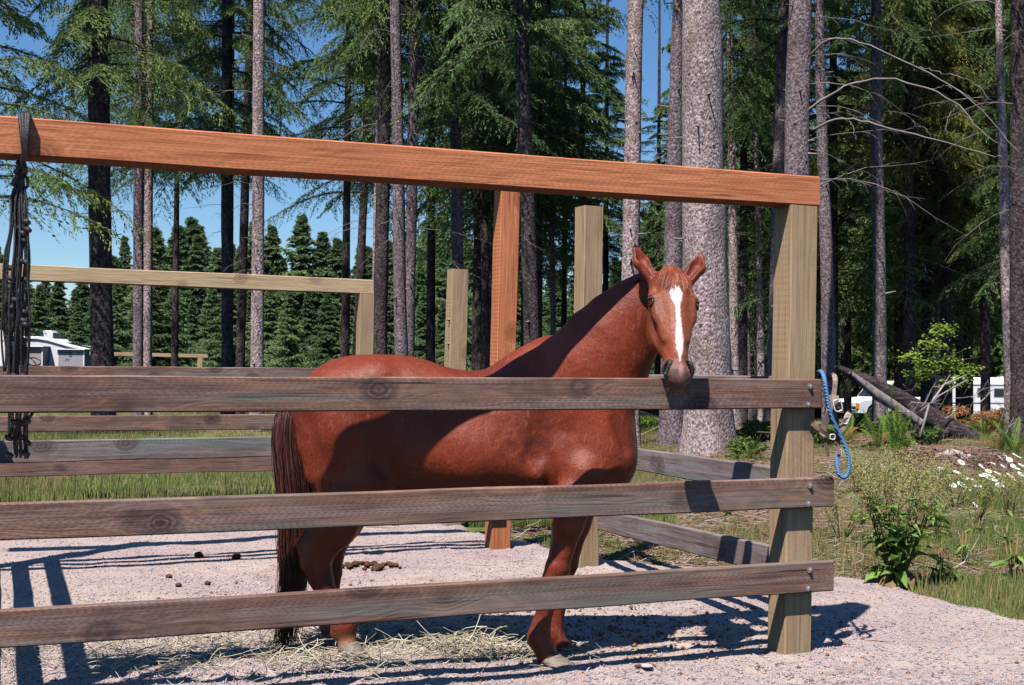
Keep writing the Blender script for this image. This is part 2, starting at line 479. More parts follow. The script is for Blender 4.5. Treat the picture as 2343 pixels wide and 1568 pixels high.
# --- front fence
ff = thing('corral_fence', 'nearest fence with long orange top beam and three brown rails in front of the horse', 'fence', (0, 0, 0), 'timber corral fences')
place_post('post', (P0.x - 0.012, P0.y), 2.178, W, M_TAN, ff, 11, lean=(0.03, 0), label='tan corner post with shaded side under the end of the orange beam')
place_post('post', (P0L.x, P0L.y), 2.175, W, M_TAN, ff, 12)
e = P0 + FD * 0.108; s = P0L - FD * 0.4
place_board('top_beam', s + Vector((0, 0, 2.252)), e + Vector((0, 0, 2.252)), 0.146, 0.146, M_ORANGE, ff, 21, 0.003, 'orange stained top beam')
RZ = (1.275, 0.805, 0.405)
for k, z in enumerate(RZ):
    ex = (0.085, 0.160, 0.160)[k]
    a = P0L + ROFF - FD * 0.3; b = P0 + ROFF + FD * ex
    dzl = (0.0, -0.007, -0.005)[k]
    place_board('rail', a + Vector((0, 0, z + dzl)), b + Vector((0, 0, z)), 0.141, 0.042, M_OLD, ff, 31 + k, 0.003)
    for zz in (-0.05, 0.036):
        bolt(P0 + ROFF + FN * 0.0215 + FD * (0.02 - 0.01 * (zz < 0)) + Vector((0, 0, z + zz)), FN, ff)
# --- right side fence, from the corner post back to the gate post
sd = (PG - P0).normalized(); sn = Vector((sd.y, -sd.x, 0))
fs = thing('corral_fence', 'side fence of three short greyed rails running back from the tan corner post', 'fence', (0, 0, 0), 'timber corral fences')
place_post('post', (PG.x, PG.y), at(1337, 474, 8.8).z, W, M_TAN, fs, 13, lean=(0.02, 0), rz=0.05, label='tall free standing grey tan gate post behind the horse neck')
for z0_, z1_ in ((1.285, 1.285), (0.835, 0.80), (0.44, 0.345)):
    a = P0 + sd * (W / 2 + 0.01) + Vector((0, 0, z0_)) ; b = PG - sd * 0.0 + sn * 0.095 + Vector((0, 0, z1_))
    place_board('rail', b, a + sn * 0.03, 0.14, 0.042, M_OLD2, fs, int(z0_ * 100))
# --- left side fence (outside the frame; its shadow bars lie on the gravel)
fl = thing('corral_fence', 'left side fence outside the frame whose shadow bars cross the gravel', 'fence', (0, 0, 0), 'timber corral fences')
for k, z in enumerate(RZ):
    place_board('rail', P0L + FD * .05 + Vector((0, 0, z)) - FN * 0.08, PML + FD * .05 + Vector((0, 0, z)), 0.146, 0.050, M_OLD, fl, 51 + k)
# --- middle fence
fm = thing('corral_fence', 'middle cross fence with orange post and second orange beam behind the first', 'fence', (0, 0, 0), 'timber corral fences')
place_post('post', (PM.x, PM.y), 2.92, W * 1.02, M_ORANGE, fm, 14, lean=(0.06, 0), label='orange stained post standing behind the horse back')
place_post('post', (PML.x, PML.y), 2.92, W, M_ORANGE, fm, 15)
pe = at(1281, 352, 9.65); pl = at(-260, 262, 8.15)
place_board('top_beam', Vector((PML.x - 0.8, PML.y - 0.31, 2.80)), Vector((pe.x, pe.y, 2.915)), 0.146, 0.146, M_ORANGE, fm, 22, 0.003, 'second orange beam, its broken end just above the near one')
for k, z in enumerate(RZ):
    place_board('rail', PML + ROFF + Vector((0, 0, z + (0.012 if k == 1 else -.045))), PM + ROFF + Vector((0, 0, z + (0.03 if k == 1 else -.04))) , 0.141, 0.042, M_OLD2, fm, 61 + k)
# --- back fence
fb = thing('corral_fence', 'far cross fence with pale timber beam across two trunks beyond the orange post', 'fence', (0, 0, 0), 'timber corral fences')
place_post('post', (PB.x, PB.y), 2.15, W, M_TAN, fb, 16, lean=(0.03, 0), label='far post under the right end of the pale beam')
bl = at(-60, 603 + 17, 12.0); br = at(849, 658, 13.35)
place_board('top_beam', bl, br, 0.15, 0.15, M_TANBEAM, fb, 23, 0.003, 'pale yellowish top beam')
for k, z in enumerate((1.295, 0.82, 0.40)):
    place_board('rail', PBL + ROFF + Vector((0, 0, z)), PB + ROFF + FD * 0.12 + Vector((0, 0, z)), 0.15, 0.045, M_OLD, fb, 71 + k)
# --- second gate post
fg = thing('gate_post', 'short tan post with two splintered notches between the far post and the orange post', 'post', (PG2.x, PG2.y, 0))
p_ = place_post('post', (PG2.x, PG2.y), at(1034, 617, 10.95).z, W, M_TAN, None, 17, lean=(0.05, 0))
p_.parent = fg; p_.matrix_parent_inverse = Matrix.Translation((-PG2.x, -PG2.y, 0))
# rails on the far side pen's right side
m = MB()
t_ = NT('splintered_wood', 0.8, 0.2); t_.col(t_.ramp(t_.noise(t_.coord((30, 30, 4)), 3, 4), [(0.35, (0.16, 0.09, 0.05)), (0.65, (0.5, 0.32, 0.17))])); M_SPL = t_.m
for py_, in ((738,), (793,)):
    a = at(1023, py_ - 7, 10.87); b = at(1058, py_ + 9, 10.93)
    nb = MB(); nb.tube([a, (a + b) / 2 + Vector((0, 0, 0.012)), b], [0.012, 0.022, 0.010], 6, flat=0.9)
    o = nb.build('notch', M_SPL, fg); o.matrix_parent_inverse = Matrix.Translation((-PG2.x, -PG2.y, 0))
# --- small beam of a far pen
fz = thing('far_fence', 'distant pale rail on thin posts at the far edge of the field beside the camper', 'fence')
m_ = place_board('top_beam', at(205, 809, 58), at(475, 815, 60), 0.16, 0.16, M_TANBEAM, fz, 24)
place_post('post', at(457, 838, 59.9)[:2], at(457, 815, 59.9).z, 0.22, M_TANBEAM, fz, 18)
place_post('post', at(255, 838, 58.4)[:2], at(255, 811, 58.4).z, 0.22, M_TANBEAM, fz, 19)
# ------------------------------------------------------------------ trees
def bark_mat(name, a, b, dark, scale=1.0, moss=0.0):
    t = NT(name, 0.92, 0.12)
    tc = t.n('TexCoord'); info = t.n('ObjectInfo')
    add = t.n('VectorMath', operation='ADD'); sc = t.n('VectorMath', operation='SCALE'); sc.inputs[0].default_value = (9, 17, 31)
    t.l(info.outputs['Random'], sc.inputs['Scale']); t.l(tc.outputs['Object'], add.inputs[0]); t.l(sc.outputs[0], add.inputs[1])
    def mp(s):
        m = t.n('Mapping'); m.inputs['Scale'].default_value = s; t.l(add.outputs[0], m.inputs[0]); return m.outputs[0]
    v = t.n('TexVoronoi'); v.inputs['Scale'].default_value = 28 * scale; v.feature = 'F1'; t.l(mp((1, 1, 0.62)), v.inputs['Vector'])
    n = t.noise(mp((1, 1, 0.7)), 19 * scale, 6, 0.75); n2 = t.noise(mp((1.6, 1.6, 1.0)), 1.5, 5, 0.7)
    kv = t.n('TexVoronoi'); kv.inputs['Scale'].default_value = 2.6; t.l(mp((1.3, 1.3, 1.0)), kv.inputs['Vector'])
    cell = t.n('SeparateColor'); t.l(v.outputs['Color'], cell.inputs[0])
    c = t.mix(t.ramp(cell.outputs[0], [(0.2, (0, 0, 0)), (0.8, (1, 1, 1))]), a, b)
    c = t.mix(t.ramp(n, [(0.40, (1, 1, 1)), (0.56, (0, 0, 0))]), c, dark)
    c = t.mix(t.ramp(n2, [(0.48, (0, 0, 0)), (0.66, (0.65, 0.65, 0.65))]), c, dark)
    c = t.mix(t.ramp(kv.outputs['Distance'], [(0.06, (1, 1, 1)), (0.11, (0, 0, 0))]), c, tuple(k * .35 for k in dark))
    ring = t.noise(mp((0.4, 0.4, 9.0)), 1.0, 3, 0.6)
    c = t.mix(t.ramp(ring, [(0.62, (0, 0, 0)), (0.72, (0.5, 0.5, 0.5))]), c, dark)
    if moss:
        n3 = t.noise(mp((2, 2, 0.8)), 2.2, 4, 0.7)
        c = t.mix(t.math('MULTIPLY', t.ramp(n3, [(0.55, (0, 0, 0)), (0.68, (1, 1, 1))]), moss), c, (0.22, 0.19, 0.07))
    t.col(c)
    t.bump(t.math('ADD', n, t.math('MULTIPLY', v.outputs['Distance'], -0.7)), 0.03, 0.9)
    return t.m
M_BARK_SUNLIT = bark_mat('sunlit_scaly_bark', (0.63, 0.485, 0.48), (0.43, 0.325, 0.325), (0.17, 0.11, 0.10), 1.15, 0.45)  # paler tone paints trunks as sunlit, on top of species difference
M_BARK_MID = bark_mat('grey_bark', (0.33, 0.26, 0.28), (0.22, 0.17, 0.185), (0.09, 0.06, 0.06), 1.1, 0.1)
M_BARK_SHADED = bark_mat('shaded_dark_bark', (0.135, 0.10, 0.10), (0.085, 0.062, 0.066), (0.03, 0.022, 0.024), 1.0, 0.15)  # darker tone paints crown shade into the bark, plus species difference
M_TWIG = simple('dead_twig', (0.24, 0.20, 0.20), 0.9, 0.1, 0, 0.3, 4)
M_LIMB = simple('living_limb', (0.10, 0.075, 0.06), 0.9, 0.1, 0, 0.3, 4)

def leaf_mat(name, dark, mid, bright, trans=0.35):
    t = NT(name, 0.75, 0.25)
    a = t.n('Attribute'); a.attribute_name = 'rnd'
    info = t.n('ObjectInfo')
    f = t.math('ADD', t.math('MULTIPLY', a.outputs['Fac'], 0.65), t.math('MULTIPLY', info.outputs['Random'], 0.45))
    c = t.ramp(f, [(0.0, dark), (0.5, mid), (1.0, bright)])
    t.col(c)
    tr = t.n('BsdfTranslucent'); t.l(c, tr.inputs[0])
    mx = t.n('MixShader'); mx.inputs[0].default_value = trans
    t.l(t.b.outputs[0], mx.inputs[1]); t.l(tr.outputs[0], mx.inputs[2]); t.l(mx.outputs[0], t.out.inputs[0])
    return t.m
M_FOL = leaf_mat('spruce_needles', (0.035, 0.070, 0.024), (0.095, 0.160, 0.048), (0.25, 0.33, 0.09), 0.35)
M_FOLB = leaf_mat('fir_needles', (0.040, 0.085, 0.036), (0.11, 0.19, 0.07), (0.26, 0.36, 0.13), 0.40)
M_FIR = leaf_mat('far_fir_needles', (0.05, 0.10, 0.045), (0.13, 0.21, 0.09), (0.26, 0.36, 0.14), 0.35)
M_FOLY = leaf_mat('mossy_needles', (0.05, 0.065, 0.015), (0.12, 0.13, 0.03), (0.24, 0.22, 0.05), 0.35)

def crown_arrays(seed, z0, z1, rbot, rtop, nb, el=0.15, ew=0.045, droop=0.35, twigs=15, nel=8, sub=0.30, top_pow=0.8, hang=0.5, inner=0.18, belly=None, rag=0.0):
    """needle elements of a conifer crown, triangles; also the limb polylines"""
    r = np.random.default_rng(seed)
    u = (np.arange(nb) + r.random(nb)) / nb
    z = z0 + (z1 - z0) * u ** 1.1
    az = np.arange(nb) * 2.399 + r.normal(0, 0.5, nb)
    L = (rbot + (rtop - rbot) * u ** top_pow) * (0.55 - rag * .3 + (0.6 + rag * .5) * r.random(nb)); z = z + rag * r.normal(0, .25, nb) * (1 - u)
    if belly: L *= np.minimum(1, 0.35 + u / belly * 0.65)
    up = r.normal(0.10, 0.12 + rag * .15, nb) + 0.25 * u
    dr = droop * (0.7 + 0.6 * r.random(nb)) * (1 - 0.6 * u)
    bx = r.normal(0, 0.12, nb)            # sideways bend
    S = np.linspace(inner, 1, twigs)
    s = S[None, :] + r.normal(0, 0.02, (nb, twigs))
    def P(s_, L_, az_, up_, dr_, bx_, z_):
        rad = L_ * s_; zz = z_ + L_ * (up_ * s_ - dr_ * s_ ** 2 + 0.12 * dr_ * np.maximum(0, s_ - 0.8))
        a = az_ + bx_ * s_
        return np.stack([rad * np.cos(a), rad * np.sin(a), zz], -1)
    B = lambda q: q[:, None]
    base = P(s, B(L), B(az), B(up), B(dr), B(bx), B(z))                    # nb,tw,3
    nxt = P(s + 0.02, B(L), B(az), B(up), B(dr), B(bx), B(z))
    tan = nxt - base; tan /= np.linalg.norm(tan, axis=-1, keepdims=True) + 1e-9
    side = np.cross(tan, np.array([0, 0, 1.0])); side /= np.linalg.norm(side, axis=-1, keepdims=True) + 1e-9
    tl = sub * B(L) * (1.15 - 0.75 * s) * (0.6 + 0.8 * r.random(s.shape)) + 0.12
    out_p = []; out_d = []; cl = []
    for sg in (-1, 1):
        d = tan * (0.55 + 0.2 * r.random(s.shape))[..., None] + sg * side * 0.85 + r.normal(0, 0.10, base.shape)
        d /= np.linalg.norm(d, axis=-1, keepdims=True)
        q = (np.arange(nel) + 0.3) / nel
        qq = q[None, None, :, None]
        p = base[:, :, None, :] + d[:, :, None, :] * (tl[..., None, None] * qq)
        p = p + np.array([0, 0, -1.0]) * (hang * tl[..., None, None] * qq ** 1.7)
        p = p + r.normal(0, 0.022, p.shape)
        dd = d[:, :, None, :] + np.array([0, 0, -1.0]) * (hang * 1.2 * qq + 0.15) + r.normal(0, 0.38, p.shape)
        out_p.append(p.reshape(-1, 3)); out_d.append(dd.reshape(-1, 3))
        cl.append(np.broadcast_to((r.random(s.shape) * 0.55 + 0.25 * s)[:, :, None], p.shape[:3]).reshape(-1) + 0.25 * np.tile(q, base.shape[0] * base.shape[1]))
    # tip shoots
    p = P(np.ones(nb), L, az, up, dr, bx, z); out_p.append(p); d0 = tan[:, -1]; out_d.append(d0); cl.append(np.full(nb, 0.8))
    Pp = np.concatenate(out_p); Dd = np.concatenate(out_d); R = np.clip(np.concatenate(cl) + r.normal(0, 0.12, len(Pp)), 0, 1)
    Dd /= np.linalg.norm(Dd, axis=-1, keepdims=True) + 1e-9
    n = len(Pp)
    rnd = r.normal(0, 1, (n, 3)); sd_ = np.cross(Dd, rnd); sd_ /= np.linalg.norm(sd_, axis=-1, keepdims=True) + 1e-9
    l = el * (0.6 + 0.8 * r.random(n))[:, None]; wd = ew * (0.6 + 0.8 * r.random(n))[:, None]
    V = np.stack([Pp - Dd * l * 0.15, Pp + Dd * l * 0.35 + sd_ * wd, Pp + Dd * l, Pp + Dd * l * 0.35 - sd_ * wd], 1)
    F = np.array([[0, 1, 2, 3]])[None] + 4 * np.arange(n)[:, None, None]
    # limb polylines
    ss = np.linspace(0.0, 0.97, 6)
    poly = P(ss[None, :], B(L), B(az), B(up), B(dr), B(bx), B(z))
    rad = (0.008 + 0.009 * L)[:, None] * (1 - 0.85 * ss)[None, :]
    return V.reshape(-1, 3), F.reshape(-1, 4), np.repeat(R, 4), poly, rad

def tubes_arrays(poly, rad, k=4):
    """poly (n,m,3), rad (n,m) -> verts, quads"""
    n, m, _ = poly.shape
    tan = np.gradient(poly, axis=1); tan /= np.linalg.norm(tan, axis=-1, keepdims=True) + 1e-9
    ref = np.where(np.abs(tan[..., 2:3]) < 0.9, np.array([0, 0, 1.0]), np.array([1.0, 0, 0]))
    a = np.cross(tan, ref); a /= np.linalg.norm(a, axis=-1, keepdims=True) + 1e-9; b = np.cross(a, tan)
    th = 2 * np.pi * np.arange(k) / k
    V = poly[:, :, None] + (a[:, :, None] * np.cos(th)[:, None] + b[:, :, None] * np.sin(th)[:, None]) * rad[:, :, None, None]
    idx = np.arange(n * m * k).reshape(n, m, k)
    q = np.stack([idx[:, :-1], np.roll(idx[:, :-1], -1, 2), np.roll(idx[:, 1:], -1, 2), idx[:, 1:]], -1).reshape(-1, 4)
    return V.reshape(-1, 3), q

CROWNS = {}
def crown_mesh(key, mat, **kw):
    """crown + limbs meshes, made once and shared"""
    if key not in CROWNS:
        V, F, R, poly, rad = crown_arrays(**kw)
        oc = meshobj('crown', V, F, mat, None, False, {'rnd': ('F', R)})
        v, q = tubes_arrays(poly, rad, 4)
        ol = meshobj('limbs', v, q, M_LIMB, None, True)
        CROWNS[key] = (oc.data, ol.data)
        bpy.data.objects.remove(oc); bpy.data.objects.remove(ol)
    return CROWNS[key]
def add_crown(parent, key, scale=(1, 1, 1), rz=0.0, loc=(0, 0, 0), limbs=True):
    a, b = CROWNS[key]
    for nm, me in (('crown', a), ('limbs', b)) if limbs else (('crown', a),):
        o = bpy.data.objects.new(nm, me); C.objects.link(o); o.parent = parent
        o.location = loc; o.scale = scale; o.rotation_euler = (0, 0, rz)

def dead_branch_arrays(seed, z0, z1, nb, L0, curve=0.5, sub=8, rad0=0.018, azc=None, azs=3.2):
    r = np.random.default_rng(seed)
    polys = []; rads = []
    for i in range(nb):
        z = z0 + (z1 - z0) * (i + r.random()) / nb
        az = (azc if azc is not None else 0) + (r.random() * 2 - 1) * azs
        L = L0 * (0.35 + 0.9 * r.random()); up = r.normal(0.12, 0.18); dr = curve * (0.4 + 0.9 * r.random()); bend = r.normal(0, 0.5)
        s = np.linspace(0, 1, 7)
        a = az + bend * s ** 1.5
        jit = r.normal(0, 0.018, (7, 3)) * L * s[:, None]
        p = np.stack([L * s * np.cos(a), L * s * np.sin(a), z + L * (up * s - dr * s ** 2)], -1) + jit
        polys.append(p); rads.append(rad0 * (0.5 + L / L0 * 0.5) * (1 - 0.85 * s))
        for j in range(sub):
            q = 0.25 + 0.7 * r.random(); k = q * 6; k0 = int(k); base = p[k0] * (1 - k + k0) + p[min(6, k0 + 1)] * (k - k0)
            t = p[min(6, k0 + 1)] - p[k0]; t /= np.linalg.norm(t) + 1e-9
            sd_ = np.cross(t, [0, 0, 1.0]); sg = 1 if j % 2 else -1
            d = t * 0.7 + sg * sd_ * 0.7 + r.normal(0, 0.25, 3); d /= np.linalg.norm(d)
            l = L * 0.28 * (0.3 + r.random()) * (1.2 - q); ss = np.linspace(0, 1, 7)[:, None]
            pp = base + d * l * ss + np.array([0, 0, -1.0]) * l * 0.35 * ss ** 2 + r.normal(0, 0.02, (7, 3)) * l * ss
            polys.append(pp); rads.append(rad0 * 0.32 * (1 - 0.8 * ss[:, 0]))
    return np.array(polys), np.array(rads)

def trunk_mesh(parent, D, ptop, pbase, wtop, wbase, mat, H=20.0, seed=0, mid=None, stubs=14, flare=0.25, n=18):
    """tapering trunk whose axis passes the given photo points; base on the ground"""
    r = np.random.default_rng(seed)
    a = at(ptop[0], ptop[1], D); b = at(pbase[0], pbase[1], D)
    zg = gz(b.x, D)
    dx = (a.x - b.x) / (a.z - b.z)
    bx = b.x + dx * (zg - b.z)
    ppm = FPX / D
    rb = wbase / ppm / 2; rt = wtop / ppm / 2
    zs = np.concatenate([np.linspace(0, 1.2, 8), np.linspace(1.5, a.z - zg + 1.5, 34), np.linspace(a.z - zg + 2.5, H, 8)])
    zf = a.z - zg
    rad = np.where(zs < zf, rb + (rt - rb) * zs / zf, rt + (0.02 - rt) * (zs - zf) / (H - zf))
    rad = rad * (1 + flare * np.exp(-zs / 0.28)) * (1 + 0.035 * (vnoise(zs, zs * 0 + seed, 0.7, 2) - 0.5) * 2)
    xs = dx * zs + 0.05 * (vnoise(zs, zs * 0 + seed, 3.0, 6) - 0.5)
    if mid:   # sideways offset (metres) reached mid-way
        xs = xs + mid * np.sin(np.clip(zs / zf, 0, 1) * math.pi)
    ys = 0.10 * (vnoise(zs, zs * 0 + seed + 9, 3.5, 8) - 0.5)
    th = np.linspace(0, 2 * np.pi, n, endpoint=False)
    rr = rad[:, None] * (1 + 0.05 * np.sin(3 * th + seed)[None] + 0.045 * (vnoise(np.cos(th)[None] * 2 + seed, zs[:, None] * 1.7 + np.sin(th)[None] * 2, 0.8, 7) - 0.5) * 2)
    lob = 1 + 0.30 * np.exp(-zs / 0.2)[:, None] * np.maximum(0, np.sin(th * 4 + seed))[None]
    V = np.stack([xs[:, None] + rr * lob * np.cos(th)[None], ys[:, None] + rr * lob * np.sin(th)[None], np.broadcast_to(zs[:, None], rr.shape)], -1)
    V[0, :, 2] -= 0.25
    m = len(zs); idx = np.arange(m * n).reshape(m, n)
    F = np.stack([idx[:-1], np.roll(idx[:-1], -1, 1), np.roll(idx[1:], -1, 1), idx[1:]], -1).reshape(-1, 4)
    o = meshobj('trunk', V.reshape(-1, 3), F, mat, parent, True)
    if stubs:
        polys = []; rads = []
        for k in range(stubs):
            z = r.uniform(0.8, zf + 0.5); i = int(np.argmin(abs(zs - z))); aa = r.uniform(0, 6.28)
            c = np.array([xs[i], ys[i], z]); d = np.array([math.cos(aa), math.sin(aa), r.uniform(-0.2, 0.35)])
            L = r.uniform(0.05, 0.22) + rad[i]
            s = np.linspace(0.6 * rad[i] / L, 1, 4)[:, None]
            polys.append(c + d * L * s); rads.append(np.linspace(0.028, 0.012, 4) * r.uniform(0.5, 1.1) * (0.6 + rad[i] * 2))
        v, q = tubes_arrays(np.array(polys), np.array(rads), 5)
        meshobj('branch_stubs', v, q, M_TWIG, parent, True)
    return Vector((bx, D, zg)), zf, dx

def bez_(P_):
    P_ = np.array(P_); s_ = np.linspace(0, len(P_) - 1.001, 26); i = s_.astype(int); f = (s_ - i)[:, None]; rj = np.random.default_rng(len(P_))
    p0 = P_[np.maximum(i - 1, 0)]; p1 = P_[i]; p2 = P_[i + 1]; p3 = P_[np.minimum(i + 2, len(P_) - 1)]
    return 0.5 * ((2 * p1) + (-p0 + p2) * f + (2 * p0 - 5 * p1 + 4 * p2 - p3) * f ** 2 + (-p0 + 3 * p1 - 3 * p2 + p3) * f ** 3) + rj.normal(0, .010, (26, 3))

def trunk_root(D, ptop, pbase):
    a = at(ptop[0], ptop[1], D); b = at(pbase[0], pbase[1], D)
    zg = gz(b.x, D); dx = (a.x - b.x) / (a.z - b.z)
    return Vector((b.x + dx * (zg - b.z), D, zg))

crown_mesh('hi_a', M_FOL, seed=1, z0=0, z1=14, rbot=3.0, rtop=0.5, nb=84, twigs=18, nel=25, el=0.09, ew=0.0120, droop=0.42, hang=0.6)
crown_mesh('hi_b', M_FOL, seed=2, z0=0, z1=14, rbot=2.7, rtop=0.5, nb=76, twigs=18, nel=25, el=0.09, ew=0.0120, droop=0.5, hang=0.7)
crown_mesh('hi_c', M_FOLB, seed=3, z0=0, z1=14, rbot=3.2, rtop=0.5, nb=92, twigs=18, nel=25, el=0.092, ew=0.0125, droop=0.38, hang=0.5)
crown_mesh('thin', M_FOL, seed=4, z0=0, z1=14, rbot=2.6, rtop=0.6, nb=52, twigs=16, nel=24, el=0.085, ew=0.0110, droop=0.5, hang=0.8)
crown_mesh('mossy', M_FOLY, seed=5, z0=0, z1=12, rbot=2.8, rtop=0.5, nb=70, twigs=18, nel=25, el=0.09, ew=0.0120, droop=0.45, hang=0.9)
for k, (rb_, nb_) in enumerate(((3.0, 130), (2.5, 120), (3.5, 140))):
    crown_mesh('fir%d' % k, M_FIR, seed=20 + k, z0=0.4, z1=13.7, rbot=rb_, rtop=0.05, nb=nb_ * 2, twigs=11, nel=10, el=0.20, ew=0.034, droop=0.30, hang=0.45, top_pow=1.0, sub=0.40, rag=1.0, inner=0.12)
crown_mesh('mid', M_FOL, seed=30, z0=0.0, z1=14, rbot=3.6, rtop=0.5, nb=120, twigs=15, nel=12, el=0.16, ew=0.024, droop=0.40, hang=0.6, top_pow=0.9)
crown_mesh('mid2', M_FOLB, seed=31, z0=0.0, z1=14, rbot=3.2, rtop=0.4, nb=120, twigs=15, nel=12, el=0.16, ew=0.024, droop=0.45, hang=0.6, top_pow=0.9)

G_T = 'tall bare trunked conifers standing behind the corral'
# label, D, (xtop,ytop), (xbase,ybase), wtop, wbase, bark, crown key or None, crown z0, crown scale, dead (z0,z1,n,L,azc,azs)
TR = [
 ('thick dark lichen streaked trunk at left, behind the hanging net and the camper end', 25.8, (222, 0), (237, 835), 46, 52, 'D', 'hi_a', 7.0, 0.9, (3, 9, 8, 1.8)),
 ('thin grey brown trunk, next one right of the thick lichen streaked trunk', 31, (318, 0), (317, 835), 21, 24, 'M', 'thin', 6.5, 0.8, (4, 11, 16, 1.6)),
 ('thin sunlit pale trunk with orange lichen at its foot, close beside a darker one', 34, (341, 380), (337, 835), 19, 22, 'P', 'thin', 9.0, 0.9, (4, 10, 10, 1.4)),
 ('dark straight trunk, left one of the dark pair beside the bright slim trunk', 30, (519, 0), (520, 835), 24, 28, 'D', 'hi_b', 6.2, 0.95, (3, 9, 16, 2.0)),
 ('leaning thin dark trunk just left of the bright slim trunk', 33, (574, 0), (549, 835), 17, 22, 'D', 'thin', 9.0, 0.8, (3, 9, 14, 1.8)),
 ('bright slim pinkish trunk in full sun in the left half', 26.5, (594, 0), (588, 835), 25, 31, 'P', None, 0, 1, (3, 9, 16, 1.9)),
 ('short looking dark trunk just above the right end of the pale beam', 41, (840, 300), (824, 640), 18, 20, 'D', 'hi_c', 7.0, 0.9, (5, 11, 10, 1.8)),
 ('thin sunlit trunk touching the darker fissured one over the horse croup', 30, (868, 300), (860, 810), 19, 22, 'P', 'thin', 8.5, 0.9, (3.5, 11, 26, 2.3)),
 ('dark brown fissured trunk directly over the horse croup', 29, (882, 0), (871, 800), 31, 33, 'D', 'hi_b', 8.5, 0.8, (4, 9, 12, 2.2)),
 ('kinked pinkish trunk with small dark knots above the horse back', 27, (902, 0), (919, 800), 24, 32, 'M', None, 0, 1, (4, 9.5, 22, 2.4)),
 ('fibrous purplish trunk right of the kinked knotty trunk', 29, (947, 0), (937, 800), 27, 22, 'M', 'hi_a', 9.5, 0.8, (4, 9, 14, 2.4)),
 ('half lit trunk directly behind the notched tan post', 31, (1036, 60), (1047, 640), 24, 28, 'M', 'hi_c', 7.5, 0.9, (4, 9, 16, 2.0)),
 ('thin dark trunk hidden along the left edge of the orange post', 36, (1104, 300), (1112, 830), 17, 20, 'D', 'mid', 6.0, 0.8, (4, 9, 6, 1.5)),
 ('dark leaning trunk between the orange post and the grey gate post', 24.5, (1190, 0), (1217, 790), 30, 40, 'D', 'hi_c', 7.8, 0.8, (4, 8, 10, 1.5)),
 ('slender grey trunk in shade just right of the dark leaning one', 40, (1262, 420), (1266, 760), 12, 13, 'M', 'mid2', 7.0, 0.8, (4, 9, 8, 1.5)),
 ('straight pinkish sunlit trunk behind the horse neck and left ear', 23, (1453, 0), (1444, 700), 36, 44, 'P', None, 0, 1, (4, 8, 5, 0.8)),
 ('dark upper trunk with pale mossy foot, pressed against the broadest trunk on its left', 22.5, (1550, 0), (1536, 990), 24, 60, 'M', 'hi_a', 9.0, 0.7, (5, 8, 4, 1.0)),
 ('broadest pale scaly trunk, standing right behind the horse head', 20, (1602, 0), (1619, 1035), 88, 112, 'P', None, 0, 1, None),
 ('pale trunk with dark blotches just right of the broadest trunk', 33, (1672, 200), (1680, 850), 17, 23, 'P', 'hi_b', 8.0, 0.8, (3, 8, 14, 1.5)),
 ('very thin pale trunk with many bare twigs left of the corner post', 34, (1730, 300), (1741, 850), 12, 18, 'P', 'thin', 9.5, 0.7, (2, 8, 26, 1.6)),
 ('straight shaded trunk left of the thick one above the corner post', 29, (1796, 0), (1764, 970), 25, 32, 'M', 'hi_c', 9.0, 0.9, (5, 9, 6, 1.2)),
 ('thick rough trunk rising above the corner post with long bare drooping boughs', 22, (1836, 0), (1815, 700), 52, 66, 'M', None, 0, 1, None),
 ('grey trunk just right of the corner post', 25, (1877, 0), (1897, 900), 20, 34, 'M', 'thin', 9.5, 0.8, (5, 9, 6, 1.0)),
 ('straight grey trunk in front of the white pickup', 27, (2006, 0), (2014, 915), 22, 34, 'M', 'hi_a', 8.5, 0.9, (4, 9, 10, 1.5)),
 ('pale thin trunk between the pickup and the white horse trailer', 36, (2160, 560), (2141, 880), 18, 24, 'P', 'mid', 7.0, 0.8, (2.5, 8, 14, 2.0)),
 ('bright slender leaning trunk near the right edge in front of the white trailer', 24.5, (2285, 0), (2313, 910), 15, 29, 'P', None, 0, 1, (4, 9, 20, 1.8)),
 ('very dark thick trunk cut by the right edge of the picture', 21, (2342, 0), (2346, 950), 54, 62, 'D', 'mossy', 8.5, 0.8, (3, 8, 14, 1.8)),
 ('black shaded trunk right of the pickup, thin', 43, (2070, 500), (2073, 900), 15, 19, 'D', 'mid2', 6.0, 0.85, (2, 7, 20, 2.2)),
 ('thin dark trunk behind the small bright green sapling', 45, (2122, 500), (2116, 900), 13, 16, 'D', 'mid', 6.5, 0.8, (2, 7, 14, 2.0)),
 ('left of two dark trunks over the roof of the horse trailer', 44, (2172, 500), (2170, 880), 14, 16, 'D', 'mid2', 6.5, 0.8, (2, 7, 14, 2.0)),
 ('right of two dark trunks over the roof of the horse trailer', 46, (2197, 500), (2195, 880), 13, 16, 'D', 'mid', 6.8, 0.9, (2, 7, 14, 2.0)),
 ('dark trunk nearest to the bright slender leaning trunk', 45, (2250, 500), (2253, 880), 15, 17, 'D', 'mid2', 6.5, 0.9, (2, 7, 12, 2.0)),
 ('broken thin snag between the two pale trunks left of the corner post', 42, (1708, 560), (1713, 870), 9, 14, 'M', None, 0, 1, (1, 5, 14, 0.9)),
]
